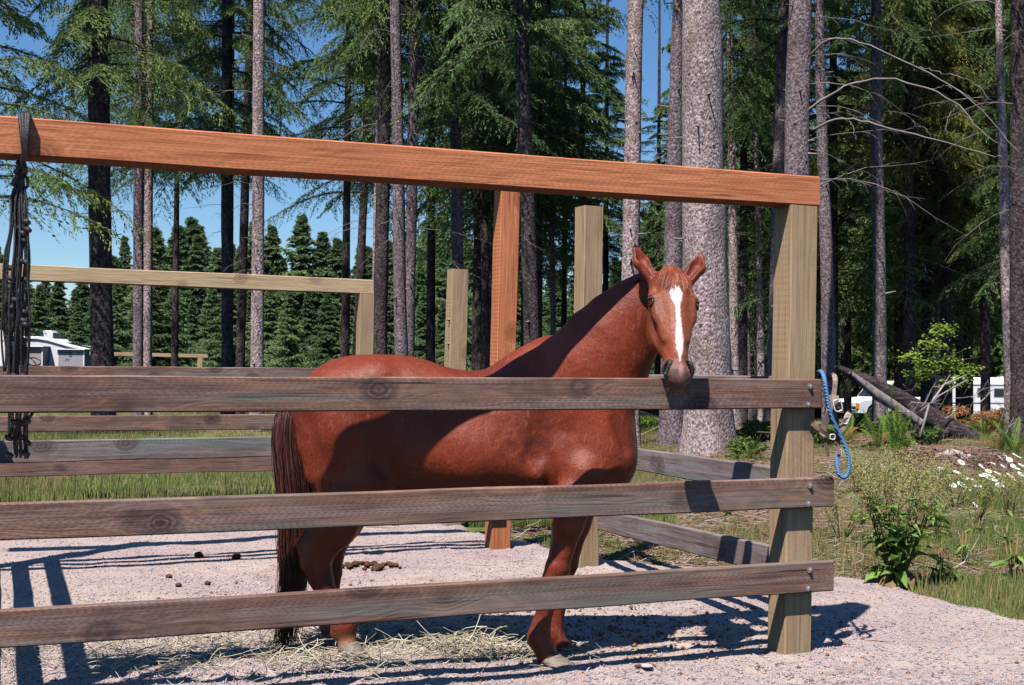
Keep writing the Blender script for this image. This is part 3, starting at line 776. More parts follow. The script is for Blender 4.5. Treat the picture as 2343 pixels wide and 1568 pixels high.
SHORT = ['thick lichen streaked trunk at far left', 'thin grey brown trunk at left', 'thin pale trunk with orange lichen', 'left dark straight trunk', 'leaning thin dark trunk', 'bright slim pinkish trunk',
 'short dark trunk over the pale beam end', 'thin sunlit trunk over the croup', 'fissured dark trunk over the croup', 'kinked knotty trunk', 'fibrous purplish trunk', 'half lit trunk at the notched post',
 'thin trunk at the orange post', 'dark leaning trunk beside the orange post', 'slender grey shaded trunk', 'straight pinkish trunk at the horse ear', 'dark trunk with mossy foot', 'broadest pale trunk',
 'blotched pale trunk', 'twiggy thin pale trunk', 'shaded trunk left of the corner post', 'thick trunk above the corner post', 'grey trunk right of the corner post', 'grey trunk before the pickup',
 'pale trunk between pickup and trailer', 'bright slender trunk at right', 'very dark trunk at the right edge', 'black trunk right of the pickup', 'thin dark trunk behind the sapling', 'left dark trunk over the trailer',
 'right dark trunk over the trailer', 'dark trunk by the bright slender one', 'broken thin snag']
BK = {'P': M_BARK_SUNLIT, 'M': M_BARK_MID, 'D': M_BARK_SHADED}
for i, (lab, D, pt, pb, wt, wb, bk, ck, cz, cs, dead) in enumerate(TR):
    base = trunk_root(D, pt, pb)
    tr = thing('conifer_tree', lab, 'tree', base, G_T)
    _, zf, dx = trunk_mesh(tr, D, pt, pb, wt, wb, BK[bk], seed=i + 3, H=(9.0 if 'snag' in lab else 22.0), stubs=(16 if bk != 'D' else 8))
    if ck:
        add_crown(tr, ck, (cs, cs, 1.0), i * 1.7, (dx * cz, 0, cz))
    if dead:
        z0, z1, nb_, L_ = dead[:4]
        pl_, rd_ = dead_branch_arrays(100 + i, z0, z1, int(nb_ * .65), L_ * .85, sub=7, rad0=0.010)
        pl_[..., 0] += dx * pl_[..., 2]
        v, q = tubes_arrays(pl_, rd_, 3)
        meshobj('bare_branches', v, q, M_TWIG, tr, True)
    if 'long bare drooping' in lab:
        for pts, r0 in (([(1868, 118), (1900, 90), (1975, 98), (2090, 150), (2190, 205), (2262, 268), (2340, 360)], 0.030),
                        ([(1862, 245), (1912, 210), (1960, 190), (2040, 182), (2130, 205), (2190, 240), (2235, 290), (2285, 330)], 0.036),
                        ([(1878, 287), (1915, 273), (1975, 276), (2060, 300), (2160, 325), (2255, 352), (2290, 358)], 0.034),
                        ([(2090, 152), (2150, 165), (2220, 185), (2270, 230)], 0.014), ([(2130, 205), (2180, 200), (2260, 250)], 0.013),
                        ([(2190, 240), (2170, 270), (2165, 310)], 0.010), ([(1925, 270), (1950, 285), (1958, 320)], 0.010), ([(2060, 300), (2110, 290), (2130, 310)], 0.010)):
            n_ = len(pts)
            P3 = [at(x, y, D - 0.25 - 1.6 * k / n_) - base for k, (x, y) in enumerate(pts)]
            if r0 > 0.02: P3[0] = Vector((P3[0].x - 0.1, -0.05, P3[0].z - 0.05))
            m = MB(); P3 = [Vector(p) for p in bez_([np.array(p) for p in P3])]; m.tube(P3, [r0 * .68 * (1 - 0.8 * k / len(P3)) for k in range(len(P3))], 6); m.build('bare_bough', M_TWIG, tr, smooth=True)
        pl_, rd_ = dead_branch_arrays(170, 4.0, 7.4, 12, 2.4, curve=0.6, sub=10, rad0=0.012, azc=-0.25, azs=0.5)
        pl_[..., 0] += dx * pl_[..., 2]
        v, q = tubes_arrays(pl_, rd_, 3); meshobj('bare_branches', v, q, M_TWIG, tr, True)

# trees whose green boughs fill the upper half; trunks mostly hidden
rng = np.random.default_rng(12)
G_B = 'bushy conifers filling the wood behind the bare trunks'
BT = [ # px, D, crown z0, key, xy scale, z scale
 (-70, 24, 4.4, 'hi_a', 1.0, 1.0), (236, 36, 7.6, 'thin', 1.2, 1.0), (322, 40, 7.6, 'hi_b', 1.1, 1), (400, 44, 8.0, 'hi_a', 1.2, 1),
 (524, 44, 9.0, 'hi_a', 1.0, 1), (790, 36, 7.6, 'hi_c', 1.0, 1), (985, 40, 9.6, 'hi_b', .9, 1),
 (1045, 44, 7.4, 'mid2', .7, 1), (1092, 38, 7.2, 'hi_a', 1.1, 1), (1150, 44, 6.4, 'mid', .8, 1), (1232, 38, 6.2, 'hi_c', 1.1, 1), (1330, 42, 6.2, 'hi_a', 1.1, .75),
 (1385, 46, 5.4, 'hi_b', 1.0, .55), (1505, 50, 7.0, 'thin', 1.0, .35), (1700, 36, 5.0, 'hi_a', 1.1, 1), (1735, 42, 4.2, 'mid2', .9, 1), (1785, 46, 4.6, 'mid', .9, 1),
 (1905, 34, 3.6, 'hi_c', 1.0, .62), (1940, 44, 3.8, 'mid', .9, .62), (2055, 40, 4.0, 'mid2', .9, 1), (2080, 32, 7.0, 'mossy', 1.0, 1), (2120, 36, 4.0, 'hi_a', 1.0, 1), (2165, 34, 5.8, 'mossy', 1.1, 1),
 (2215, 40, 3.6, 'mid', 1.0, 1), (1925, 64, 6.2, 'mid2', 1.3, .8), (2060, 66, 6.5, 'mid', 1.3, 1), (2185, 66, 6.0, 'mid', 1.4, 1), (2310, 65, 5.5, 'mid2', 1.4, 1), (1755, 60, 4.0, 'mid', 1.2, 1), (1660, 60, 3.8, 'mid2', .9, .8), (1585, 50, 4.2, 'mid', .9, 1), (1120, 50, 5.6, 'hi_c', 1.2, 1), (1200, 48, 5.2, 'hi_a', 1.2, 1), (1290, 50, 5.0, 'hi_b', 1.3, 1), (2255, 33, 4.6, 'hi_b', 1.0, 1), (2330, 36, 4.0, 'mid2', 1.0, 1), (2400, 30, 4.0, 'hi_a', 1.0, 1),
]
for i, (px, D, z0, key, s, sz) in enumerate(BT):
    X = (px - 1171.5) / FPX * D; zg = gz(X, D)
    side = 'left' if px < 640 else ('middle' if px < 1500 else 'right')
    k_ = min(range(len(TR)), key=lambda q: abs(TR[q][3][0] - px)); side = 'right of' if px > TR[k_][3][0] + 8 else ('left of' if px < TR[k_][3][0] - 8 else 'right behind')
    ha_ = {'hi_a': 'bushy', 'hi_b': 'drooping', 'hi_c': 'dense', 'thin': 'thin', 'mid': 'broad', 'mid2': 'dark', 'mossy': 'yellow green'}[key]
    tr = thing('bushy_conifer', ha_ + ' conifer ' + side + ' the ' + SHORT[k_], 'tree', (X, D, zg), G_B)
    rb_ = 0.11 + 0.05 * rng.random()
    zs = np.array([-0.2, 0.3, 2, 4, 8, 12, 17]); th = np.linspace(0, 2 * np.pi, 10, endpoint=False)
    rr = rb_ * (1.15 - zs / 20)
    V = np.stack([rr[:, None] * np.cos(th), rr[:, None] * np.sin(th), np.broadcast_to(zs[:, None], (7, 10))], -1)
    idx = np.arange(70).reshape(7, 10)
    F = np.stack([idx[:-1], np.roll(idx[:-1], -1, 1), np.roll(idx[1:], -1, 1), idx[1:]], -1).reshape(-1, 4)
    meshobj('trunk', V.reshape(-1, 3), F, M_BARK_SHADED, tr, True)
    add_crown(tr, key, (s, s, sz), i * 2.1, (0, 0, z0))
    if z0 > 4.5 and i % 2 == 0:
        pl_, rd_ = dead_branch_arrays(300 + i, 2.5, z0 + 1, 16, 2.0, sub=5, rad0=0.012)
        v, q = tubes_arrays(pl_, rd_, 3); meshobj('bare_branches', v, q, M_TWIG, tr, True)

# far treeline: pointed young firs
G_F = 'pointed firs of the treeline beyond the field'
rng = np.random.default_rng(5)
tl = []
for px in np.arange(-30, 1560, 20):
    top = 585 + 60 * math.sin(px * 0.011) + rng.uniform(-45, 45)
    D = rng.uniform(76, 100)
    tl.append((px + rng.uniform(-9, 9), D, top))
for px, tp in ((688, 490), (735, 530), (405, 515), (620, 515), (1015, 555), (580, 505), (770, 545), (960, 600), (450, 535), (350, 520)):
    tl.append((px, 74, tp))
for px in np.arange(0, 1560, 44): tl.append((px, rng.uniform(62, 72), 660 + rng.uniform(-40, 40)))
TIPS = {(688, 490): 'tallest pointed fir tip against the sky, right of the bright slim trunk', (735, 530): 'second pointed fir tip against the sky right of the bright slim trunk', (1015, 555): 'lone pointed fir tip in the sky gap just left of the notched post',
        (620, 515): 'pointed fir tip close to the right side of the bright slim trunk', (405, 515): 'fir tip in the sky right of the thin pale lichen trunk', (960, 600): 'small fir tip low in the sky gap right of the fibrous trunk', (770, 545): 'fir tip just left of the short dark trunk'}
for i, (px, D, top) in enumerate(tl):
    X = (px - 1171.5) / FPX * D; zg = gz(X, D); h = at(px, top, D).z - zg
    tr = thing('fir_tree', TIPS.get((px, top), 'dark pointed fir in the treeline far beyond the pale beam and the rails'), 'tree', (X, D, zg), G_F)
    k = 'fir%d' % (i % 3); s = h / 13.8
    add_crown(tr, k, (s * rng.uniform(1.0, 1.6), s * rng.uniform(1.0, 1.6), s), rng.uniform(0, 6), limbs=False)
    m = MB(); m.tube([(0, 0, -0.3), (0, 0, h * 0.5), (0, 0, h * 0.97)], [0.02 * h, 0.012 * h, 0.01], 6); m.build('trunk', M_BARK_SHADED, tr, True)
# right: darker wall of wood with open understorey
for i in range(34):
    px = 1480 + i * 27 + rng.uniform(-10, 10); D = rng.uniform(82, 106)
    X = (px - 1171.5) / FPX * D; zg = gz(X, D); h = rng.uniform(13, 17)
    tr = thing('fir_tree', 'dark fir standing deep in the wood at the right, behind the parked vehicles', 'tree', (X, D, zg), 'firs deep in the right wood')
    k = 'fir%d' % (i % 3); s = h / 13.8
    add_crown(tr, k, (s * 1.05, s * 1.05, s), rng.uniform(0, 6), limbs=False)
    m = MB(); m.tube([(0, 0, -0.3), (0, 0, h * 0.5), (0, 0, h * 0.97)], [0.02 * h, 0.012 * h, 0.01], 6); m.build('trunk', M_BARK_SHADED, tr, True)

# broadleaf understorey
M_LEAF = leaf_mat('broad_leaf', (0.035, 0.07, 0.015), (0.085, 0.14, 0.03), (0.17, 0.25, 0.05), 0.4)
M_LEAFB = leaf_mat('young_leaf', (0.10, 0.17, 0.02), (0.22, 0.34, 0.04), (0.38, 0.50, 0.09), 0.45)
def leaf_cloud(seed, n, rx, rz, size, flat=0.4, lumps=9):
    r = np.random.default_rng(seed)
    c = r.normal(0, 0.42, (lumps, 3)) * np.array([rx, rx, rz]); c[:, 2] += rz * 0.9
    k = r.integers(0, lumps, n); d = r.normal(0, 1, (n, 3)); d /= np.linalg.norm(d, axis=1, keepdims=True)
    p = c[k] + d * (0.45 * rx * (0.5 + 0.6 * r.random(n) ** 0.4))[:, None] * np.array([1, 1, rz / rx * 0.8])
    p[:, 2] = np.maximum(p[:, 2], 0.02)
    nrm = d * 0.6 + np.array([0, 0, flat]) + r.normal(0, 0.5, (n, 3)); nrm /= np.linalg.norm(nrm, axis=1, keepdims=True)
    a = np.cross(nrm, r.normal(0, 1, (n, 3))); a /= np.linalg.norm(a, axis=1, keepdims=True); b = np.cross(nrm, a)
    s = size * (0.6 + 0.8 * r.random(n))[:, None]
    V = np.stack([p - a * s, p + b * s * 0.55, p + a * s, p - b * s * 0.55], 1).reshape(-1, 3)
    F = np.arange(4 * n).reshape(n, 4)
    return V, F, np.repeat(np.clip(0.5 + r.normal(0, 0.25, n), 0, 1), 4)
V, F, R = leaf_cloud(1, 7000, 2.6, 1.5, 0.12, lumps=16)
o = meshobj('foliage', V, F, M_LEAF, None, False, {'rnd': ('F', R)}); bush_me = o.data; bpy.data.objects.remove(o)
mb = MB()
for k in range(7):
    a = k * 0.9; mb.tube([(0.1 * math.cos(a), 0.1 * math.sin(a), -0.2), (0.6 * math.cos(a), 0.6 * math.sin(a), 0.9), (1.3 * math.cos(a), 1.3 * math.sin(a), 2.0)], [0.03, 0.02, 0.008], 4)
o = mb.build('stems', M_LIMB); stem_me = o.data; bpy.data.objects.remove(o)
bushes = [(px, D, s) for px, D, s in [(1925, 70, 1.3), (1985, 66, 1.5), (2050, 72, 1.6), (2105, 66, 1.2), (2160, 70, 1.6), (2225, 68, 1.5), (2290, 71, 1.7), (2345, 66, 1.4), (1700, 66, 1.1), (1755, 68, 1.3), (1645, 70, 1.2),
          (1880, 74, 1.7), (2020, 76, 2.0), (2130, 78, 2.1), (2260, 78, 2.2), (1480, 62, 0.9), (1540, 66, 0.9), (1800, 74, 1.8), (2400, 70, 1.8), (1950, 84, 2.6), (2080, 86, 2.8), (2200, 85, 2.7), (2330, 86, 2.8), (1830, 84, 2.4), (1600, 78, 1.6), (1690, 80, 1.8)]]
for i, (px, D, s) in enumerate(bushes):
    X = (px - 1171.5) / FPX * D; zg = gz(X, D)
    tr = thing('bush', 'sunny green broadleaf bush at the far side of the right wood, behind the vehicles', 'bush', (X, D, zg), 'green bushes behind the parked vehicles', rz=i * 1.3)
    for nm, me in (('foliage', bush_me), ('stems', stem_me)):
        o = bpy.data.objects.new(nm, me); C.objects.link(o); o.parent = tr; o.scale = (s, s, s * (0.95 + 0.25 * (i % 3)))
# ------------------------------------------------------------------ the horse (one continuous skin from a signed distance field)
def PW(px, py, D): return np.array(at(px, py, D))

class SDF:
    def __init__(s, lo, hi, h):
        s.lo = np.array(lo, float); s.h = h
        n = np.ceil((np.array(hi) - s.lo) / h).astype(int) + 1
        s.ax = [s.lo[i] + h * np.arange(n[i]) for i in range(3)]
        s.f = np.full(tuple(n), 0.5, np.float32)
    def _sub(s, lo, hi, pad):
        sl = []
        for i in range(3):
            a = int(max(0, math.floor((lo[i] - pad - s.lo[i]) / s.h))); b = int(min(len(s.ax[i]), math.ceil((hi[i] + pad - s.lo[i]) / s.h) + 1))
            if b <= a: return None
            sl.append(slice(a, b))
        return tuple(sl)
    def _pts(s, sl):
        return np.stack(np.meshgrid(s.ax[0][sl[0]], s.ax[1][sl[1]], s.ax[2][sl[2]], indexing='ij'), -1)
    def _merge(s, sl, d, k, op):
        f = s.f[sl]
        if op == 'u':
            h = np.clip(0.5 + 0.5 * (f - d) / k, 0, 1); s.f[sl] = f * (1 - h) + d * h - k * h * (1 - h)
        else:                        # smooth subtraction
            h = np.clip(0.5 - 0.5 * (f + d) / k, 0, 1); s.f[sl] = f * (1 - h) + (-d) * h + k * h * (1 - h)
    def cone(s, a, b, r1, r2, k=0.03, sq=None, op='u'):
        """round cone; sq=(axis unit vector, factor<1) flattens across that axis"""
        a = np.array(a, float); b = np.array(b, float); r = max(r1, r2) * (max(1, sq[1]) if sq else 1)
        sl = s._sub(np.minimum(a, b) - r, np.maximum(a, b) + r, k + 0.06)
        if sl is None: return
        p = s._pts(sl); ax = None
        if sq:
            v = np.array(sq[0], float); v /= np.linalg.norm(v); fct = sq[1]
            def T(q, o): w_ = (q - o) @ v; return q + (w_ * (1 / fct - 1))[..., None] * v
            p = T(p, a); b = T(b, a)
        ba = b - a; L2 = ba @ ba + 1e-12
        t = np.clip(((p - a) @ ba) / L2, 0, 1)
        d = np.linalg.norm(p - a - t[..., None] * ba, axis=-1) - (r1 + (r2 - r1) * t)
        if sq and fct < 1: d = d * (fct * 0.5 + 0.5)
        s._merge(sl, d.astype(np.float32), k, op)
    def ell(s, c, R, k=0.04, rot=None, op='u'):
        """ellipsoid; rot = 3x3 whose rows are its axes"""
        c = np.array(c, float); R = np.array(R, float); m = R.max()
        if rot is None: ext = R
        else: ext = np.abs(np.array(rot).T) @ R
        sl = s._sub(c - ext, c + ext, k + 0.06)
        if sl is None: return
        q = s._pts(sl) - c
        if rot is not None: q = q @ np.array(rot).T
        k0 = np.linalg.norm(q / R, axis=-1); k1 = np.linalg.norm(q / (R * R), axis=-1)
        d = k0 * (k0 - 1) / np.maximum(k1, 1e-6); d = np.where(k0 < 1e-4, -R.min(), d)
        s._merge(sl, d.astype(np.float32), k, op)
    def mesh(s, smooth=2):
        f = s.f; sg = f < 0
        nx, ny, nz = f.shape
        c = [sg[i:nx - 1 + i, j:ny - 1 + j, k:nz - 1 + k] for i in (0, 1) for j in (0, 1) for k in (0, 1)]
        tot = sum(x.astype(np.int8) for x in c)
        act = (tot > 0) & (tot < 8)
        ii, jj, kk = np.nonzero(act); n = len(ii)
        vid = np.full(act.shape, -1, np.int32); vid[ii, jj, kk] = np.arange(n)
        acc = np.zeros((n, 3)); cnt = np.zeros(n)
        cor = [(i, j, k) for i in (0, 1) for j in (0, 1) for k in (0, 1)]
        for a in range(8):
            for b in range(a + 1, 8):
                A = cor[a]; B = cor[b]
                if sum(abs(A[q] - B[q]) for q in range(3)) != 1: continue
                fa = f[ii + A[0], jj + A[1], kk + A[2]]; fb = f[ii + B[0], jj + B[1], kk + B[2]]
                m = (fa < 0) != (fb < 0); t = np.where(m, fa / np.where(m, fa - fb, 1), 0)
                for q in range(3): acc[:, q] += np.where(m, A[q] + t * (B[q] - A[q]), 0)
                cnt += m
        V = (acc / cnt[:, None] + np.stack([ii, jj, kk], 1)) * s.h + s.lo
        F = []
        for axn in range(3):
            g = [slice(1, -1)] * 3; g[axn] = slice(0, -1)
            nxt = list(g); nxt[axn] = slice(1, None)
            a_ = sg[tuple(g)]; b_ = sg[tuple(nxt)]
            e = np.nonzero(a_ != b_); flip = a_[e]
            i0 = [e[q] + (0 if q == axn else 1) for q in range(3)]
            u, v = [(1, 2), (2, 0), (0, 1)][axn]
            def cell(du, dv):
                k_ = list(i0); k_[u] = k_[u] - du; k_[v] = k_[v] - dv
                return vid[k_[0], k_[1], k_[2]]
            q = np.stack([cell(1, 1), cell(0, 1), cell(0, 0), cell(1, 0)], 1)
            q[~flip] = q[~flip][:, ::-1]
            F.append(q[(q >= 0).all(1)])
        F = np.concatenate(F)
        for _ in range(smooth):
            S = np.zeros_like(V); N = np.zeros(len(V))
            for a, b in ((0, 1), (1, 2), (2, 3), (3, 0)):
                np.add.at(S, F[:, a], V[F[:, b]]); np.add.at(N, F[:, a], 1)
                np.add.at(S, F[:, b], V[F[:, a]]); np.add.at(N, F[:, b], 1)
            V = np.where(N[:, None] > 0, 0.5 * V + 0.5 * S / np.maximum(N, 1)[:, None], V)
        return V, F

def bodyD(px):            # depth of the horse's middle plane along its length
    return 6.150 + (1350 - px) * 0.00004

# ---- head frame: origin at the poll, u across, v down the face, t out of the face
HP = PW(1541, 616, 5.76); HM = PW(1560, 890, 5.41); VS = 1.08; US = 1.07
hv = (HM - HP); HLEN = float(np.linalg.norm(hv)); hv /= HLEN
hu = np.array([0.985, 0.13, 0.0]); hu -= hv * (hu @ hv); hu /= np.linalg.norm(hu)
ht = np.cross(hu, hv); ht /= np.linalg.norm(ht)
if ht[1] > 0: ht = -ht
HR = np.stack([hu, hv, ht])
def H(u, v, t): return HP + hu * (u * US) + hv * (v * VS) + ht * t

def build_sdf(S):
    Y = lambda px, o=0.0: bodyD(px) + o
    def E(px, py, rx, rz, ry, k=0.06, off=0.0, rot=0.0):
        d = Y(px, off); m = d / FPX
        R = None
        if rot:
            cs, sn_ = math.cos(rot), math.sin(rot); R = np.array([[cs, 0, sn_], [0, 1, 0], [-sn_, 0, cs]])
        S.ell(PW(px, py, d), (rx * m, ry, rz * m), k, R)
    # trunk
    E(812, 952, 142, 138, 0.270, .05)
    E(915, 905, 150, 92, 0.20, .06, rot=-0.10)      # loin, croup top
    E(950, 992, 165, 150, 0.260, .06)
    E(1070, 1000, 190, 152, 0.290, .06)
    E(1210, 990, 165, 170, 0.260, .06)
    E(1225, 860, 95, 72, 0.13, .08, rot=0.45)
    E(1268, 815, 60, 46, 0.075, .07, rot=0.35)      # withers
    E(1340, 1000, 108, 142, 0.245, .06)
    E(1375, 1020, 72, 108, 0.240, .05)
    E(1345, 1085, 80, 70, 0.225, .05)
    for off in (-.13, .13):         # slab sides
        S.cone(PW(880, 1030, Y(880, off)), PW(1090, 1045, Y(1090, off * 1.15)), .115, .135, .09)
        S.cone(PW(1090, 1045, Y(1090, off * 1.15)), PW(1250, 1060, Y(1250, off)), .135, .115, .10)
        S.cone(PW(1250, 1050, Y(1250, off)), PW(1385, 1050, Y(1385, off)), .115, .110, .09)
        S.cone(PW(1385, 950, Y(1385, off)), PW(1388, 1060, Y(1388, off)), .115, .115, .09)
    # shoulder blade, point of shoulder, upper arm
    for sgn, off in ((-1, -0.10), (1, 0.10)):
        S.cone(PW(1285, 850, Y(1285, off * 0.5)), PW(1385, 1000, Y(1385, off * 1.3)), 0.10, 0.105, .06, sq=((0, 1, 0), 0.75))
        S.cone(PW(1385, 1030, Y(1385, off * 1.3)), PW(1335, 1110, Y(1335, off * 1.25)), 0.100, 0.100, .05)
    # pelvis, buttock
    for sgn in (-1, 1):
        S.cone(PW(860, 880, Y(860, sgn * .11)), PW(720, 940, Y(720, sgn * .10)), 0.12, 0.085, .05)
        S.cone(PW(725, 930, Y(725, sgn * .12)), PW(745, 1080, Y(745, sgn * .13)), 0.10, 0.10, .05)
    # neck
    N = [(1325, 915, 6.070, .262), (1372, 842, 6.035, .222), (1420, 775, 6.005, .175), (1462, 722, 5.985, .138), (1492, 690, 5.970, .105)]
    for a, b in zip(N[:-1], N[1:]):
        S.cone(PW(*a[:3]), PW(*b[:3]), a[3], b[3], .05, sq=((0, 1, 0), 0.60))
    C_ = [(1275, 792, 6.070), (1330, 742, 6.035), (1380, 704, 6.015), (1428, 675, 6.000), (1472, 655, 5.980), (1520, 640, 5.910)]      # crest
    for a, b in zip(C_[:-1], C_[1:]): S.cone(PW(*a), PW(*b), 0.030, 0.030, .08, sq=((0, 1, 0), 0.8))
    # legs --------------------------------------------------------------
    def leg(pts, ks=None):
        for i, (a, b) in enumerate(zip(pts[:-1], pts[1:])):
            S.cone(PW(*a[:3]), PW(*b[:3]), a[3], b[3], (ks[i] if ks else .018))
    # near fore
    leg([(1338, 1085, 5.940, .110), (1316, 1140, 5.920, .095), (1300, 1200, 5.910, .072), (1285, 1262, 5.900, .055)], [.04, .03, .02])
    leg([(1300, 1130, 5.890, .06), (1290, 1200, 5.890, .048)], [.04])
    leg([(1285, 1262, 5.900, .052), (1275, 1300, 5.890, .055), (1264, 1330, 5.890, .050), (1250, 1385, 5.880, .041), (1238, 1430, 5.880, .042), (1233, 1458, 5.880, .053), (1243, 1486, 5.870, .042), (1254, 1508, 5.870, .052)])
    S.ell(PW(1222, 1468, 5.880), (.028, .026, .03), .02)
    # far fore
    leg([(1352, 1085, 6.190, .100), (1335, 1130, 6.190, .085), (1320, 1200, 6.190, .066), (1306, 1255, 6.190, .050), (1298, 1290, 6.190, .052), (1292, 1320, 6.190, .040), (1282, 1375, 6.190, .036),
         (1272, 1425, 6.190, .034), (1268, 1448, 6.190, .044), (1280, 1470, 6.180, .034), (1292, 1484, 6.170, .043)])
    # near hind
    S.cone(PW(800, 1000, Y(800, -.13)), PW(852, 1098, Y(852, -.15)), .155, .105, .05)
    S.cone(PW(745, 1010, Y(745, -.12)), PW(790, 1120, Y(790, -.14)), .120, .105, .05)
    leg([(838, 1095, 5.990, .105), (805, 1150, 6.000, .100), (768, 1205, 6.010, .102), (732, 1250, 6.020, .080), (722, 1285, 6.020, .072), (733, 1320, 6.010, .058), (752, 1370, 5.990, .045), (772, 1402, 5.980, .042), (788, 1432, 5.970, .062),
         (794, 1464, 5.960, .041), (797, 1484, 5.945, .050)], [.04, .03, .02, .02, .02, .02, .015, .012, .012, .012])
    S.cone(PW(760, 1130, 6.010), PW(693, 1246, 6.030), .060, .026, .04)                  # gaskin rear / achilles to point of hock
    S.cone(PW(693, 1246, 6.030), PW(712, 1300, 6.020), .034, .036, .02)
    S.ell(PW(768, 1450, 5.970), (.028, .026, .03), .02)
    # far hind
    S.cone(PW(810, 1010, Y(810, .13)), PW(862, 1098, Y(862, .15)), .150, .100, .05)
    leg([(848, 1095, 6.290, .10), (822, 1150, 6.300, .092), (795, 1200, 6.310, .072), (770, 1242, 6.320, .056), (762, 1272, 6.320, .052), (764, 1310, 6.320, .040), (760, 1370, 6.310, .034), (754, 1412, 6.310, .037), (752, 1432, 6.300, .048),
         (760, 1452, 6.290, .037), (768, 1466, 6.280, .046)], [.04, .03, .02, .02, .02, .015, .012, .012, .012, .012])
    S.cone(PW(788, 1130, 6.310), PW(742, 1228, 6.330), .055, .026, .04); S.cone(PW(742, 1228, 6.330), PW(757, 1275, 6.320), .032, .034, .02)
    # chest / girth hollows, flank crease, shoulder groove
    S.cone(PW(1262, 900, Y(1262, -.31)), PW(1235, 1040, Y(1235, -.30)), .045, .06, .07, op='s')
    S.cone(PW(905, 930, Y(905, -.335)), PW(880, 1060, Y(880, -.30)), .05, .045, .08, op='s')
    S.cone(PW(1375, 900, Y(1375, -.30)), PW(1430, 985, Y(1430, -.28)), .035, .03, .05, op='s')
    S.cone(PW(700, 955, Y(700, -.245)), PW(742, 1090, Y(742, -.275)), .018, .014, .03, op='s')
    S.cone(PW(1395, 915, Y(1395, -.265)), PW(1432, 1030, Y(1432, -.235)), .016, .014, .03, op='s')
    S.cone(PW(1255, 1040, Y(1255, -.285)), PW(1262, 1110, Y(1262, -.25)), .020, .024, .03, op='s')
    # head ----------------------------------------------------------------
    hc = lambda a, b, r1, r2, k=.02, sq=None, op='u': S.cone(H(*a), H(*b), r1, r2, k, sq, op)
    he = lambda c, R, k=.02, op='u': S.ell(H(*c), (R[0] * US, R[1] * VS, R[2]), k, HR, op)
    he((0, .075, -.075), (.088, .115, .085), .03)        # cranium
    he((0, .13, -.075), (.098, .13, .095), .03)          # brow
    he((0, .245, -.10), (.084, .15, .105), .03)          # mid face
    hc((0, .03, -.10), (0, .14, -.15), .078, .080, .04)  # throat
    for s_ in (-1, 1):
        he((s_ * .052, .205, -.165), (.040, .115, .105), .02)      # jowl plates
        he((s_ * .083, .135, -.042), (.026, .040, .036), .018)     # brow over the eye
        he((s_ * .076, .20, -.040), (.020, .055, .028), .022)      # cheek bone
        hc((s_ * .060, .20, -.042), (s_ * .045, .34, -.035), .018, .012, .03)
    hc((0, .20, -.035), (0, .42, -.030), .050, .036, .03)          # nasal bridge
    hc((0, .22, -.115), (0, .42, -.085), .072, .050, .03)
    hc((0, .41, -.060), (0, .49, -.055), .050, .052, .025)
    he((0, .490, -.055), (.056, .048, .048), .02)                  # muzzle
    he((0, .522, -.055), (.046, .034, .038), .014)
    he((0, .536, -.092), (.036, .030, .028), .006)                 # lower lip, chin
    for s_ in (-1, 1):
        he((s_ * .047, .482, -.034), (.021, .040, .026), .012)     # nostril wing
    # carve sockets, nostrils, mouth
    for s_ in (-1, 1):
        he((s_ * .112, .158, -.036), (.020, .021, .024), .010, 's')
        hc((s_ * .041, .460, -.008), (s_ * .058, .506, -.022), .0095, .0135, .006, None, 's')
        he((s_ * .085, .105, -.012), (.018, .022, .016), .02, 's') # hollow above the eye
        he((s_ * .092, .30, -.085), (.020, .075, .028), .03, 's')  # hollow of the cheek
        hc((s_ * .03, .548, -.052), (s_ * .058, .510, -.090), .0035, .0035, .005, None, 's')
    hc((-.03, .548, -.052), (.03, .548, -.052), .0035, .0035, .005, None, 's')
    # ears
    for s_, tip in ((-1, (-.158, -.148, -.035)), (1, (.143, -.138, -.040))):
        b = np.array((s_ * .070, .015, -.080)); tip = np.array(tip); m_ = b * .5 + tip * .5 + np.array((s_ * .012, 0, 0))
        fw = HR.T @ np.array((-s_ * .25, .0, 1.0))
        S.cone(H(*b), H(*m_), .033, .038, .018, sq=(fw, .75)); S.cone(H(*m_), H(*(m_ * .4 + tip * .6)), .044, .021, .010, sq=(fw, .7)); S.cone(H(*(m_ * .4 + tip * .6)), H(*tip), .021, .002, .008, sq=(fw, .7))
        iv = np.array((-s_ * .006, 0, .024))
        S.cone(H(*(b * .75 + m_ * .25 + iv)), H(*(m_ * .9 + tip * .1 + iv)), .016, .029, .006, op='s'); S.cone(H(*(m_ * .9 + tip * .1 + iv)), H(*(tip * .85 + m_ * .15 + iv * .7)), .029, .008, .006, op='s')

hb_lo = H(0, .22, -.06) - np.array([.26, .30, .40]); hb_hi = H(0, .22, -.06) + np.array([.26, .26, .40])
S1 = SDF((-1.25, 5.55, -0.02), (0.75, 6.50, 1.95), 0.0115); build_sdf(S1); V1, F1 = S1.mesh(2)
S2 = SDF(hb_lo, hb_hi, 0.0050); build_sdf(S2); V2, F2 = S2.mesh(2)
inb = lambda V, pad: ((V > hb_lo + pad) & (V < hb_hi - pad)).all(1)
keep = ~inb(V1, 0.03)[F1].all(1); F1 = F1[keep]
def compact(V, F):
    u, inv = np.unique(F, return_inverse=True); return V[u], inv.reshape(F.shape)
V1, F1 = compact(V1, F1); V2, F2 = compact(V2, F2)
HV = np.concatenate([V1, V2]); HF = np.concatenate([F1, F2 + len(V1)])

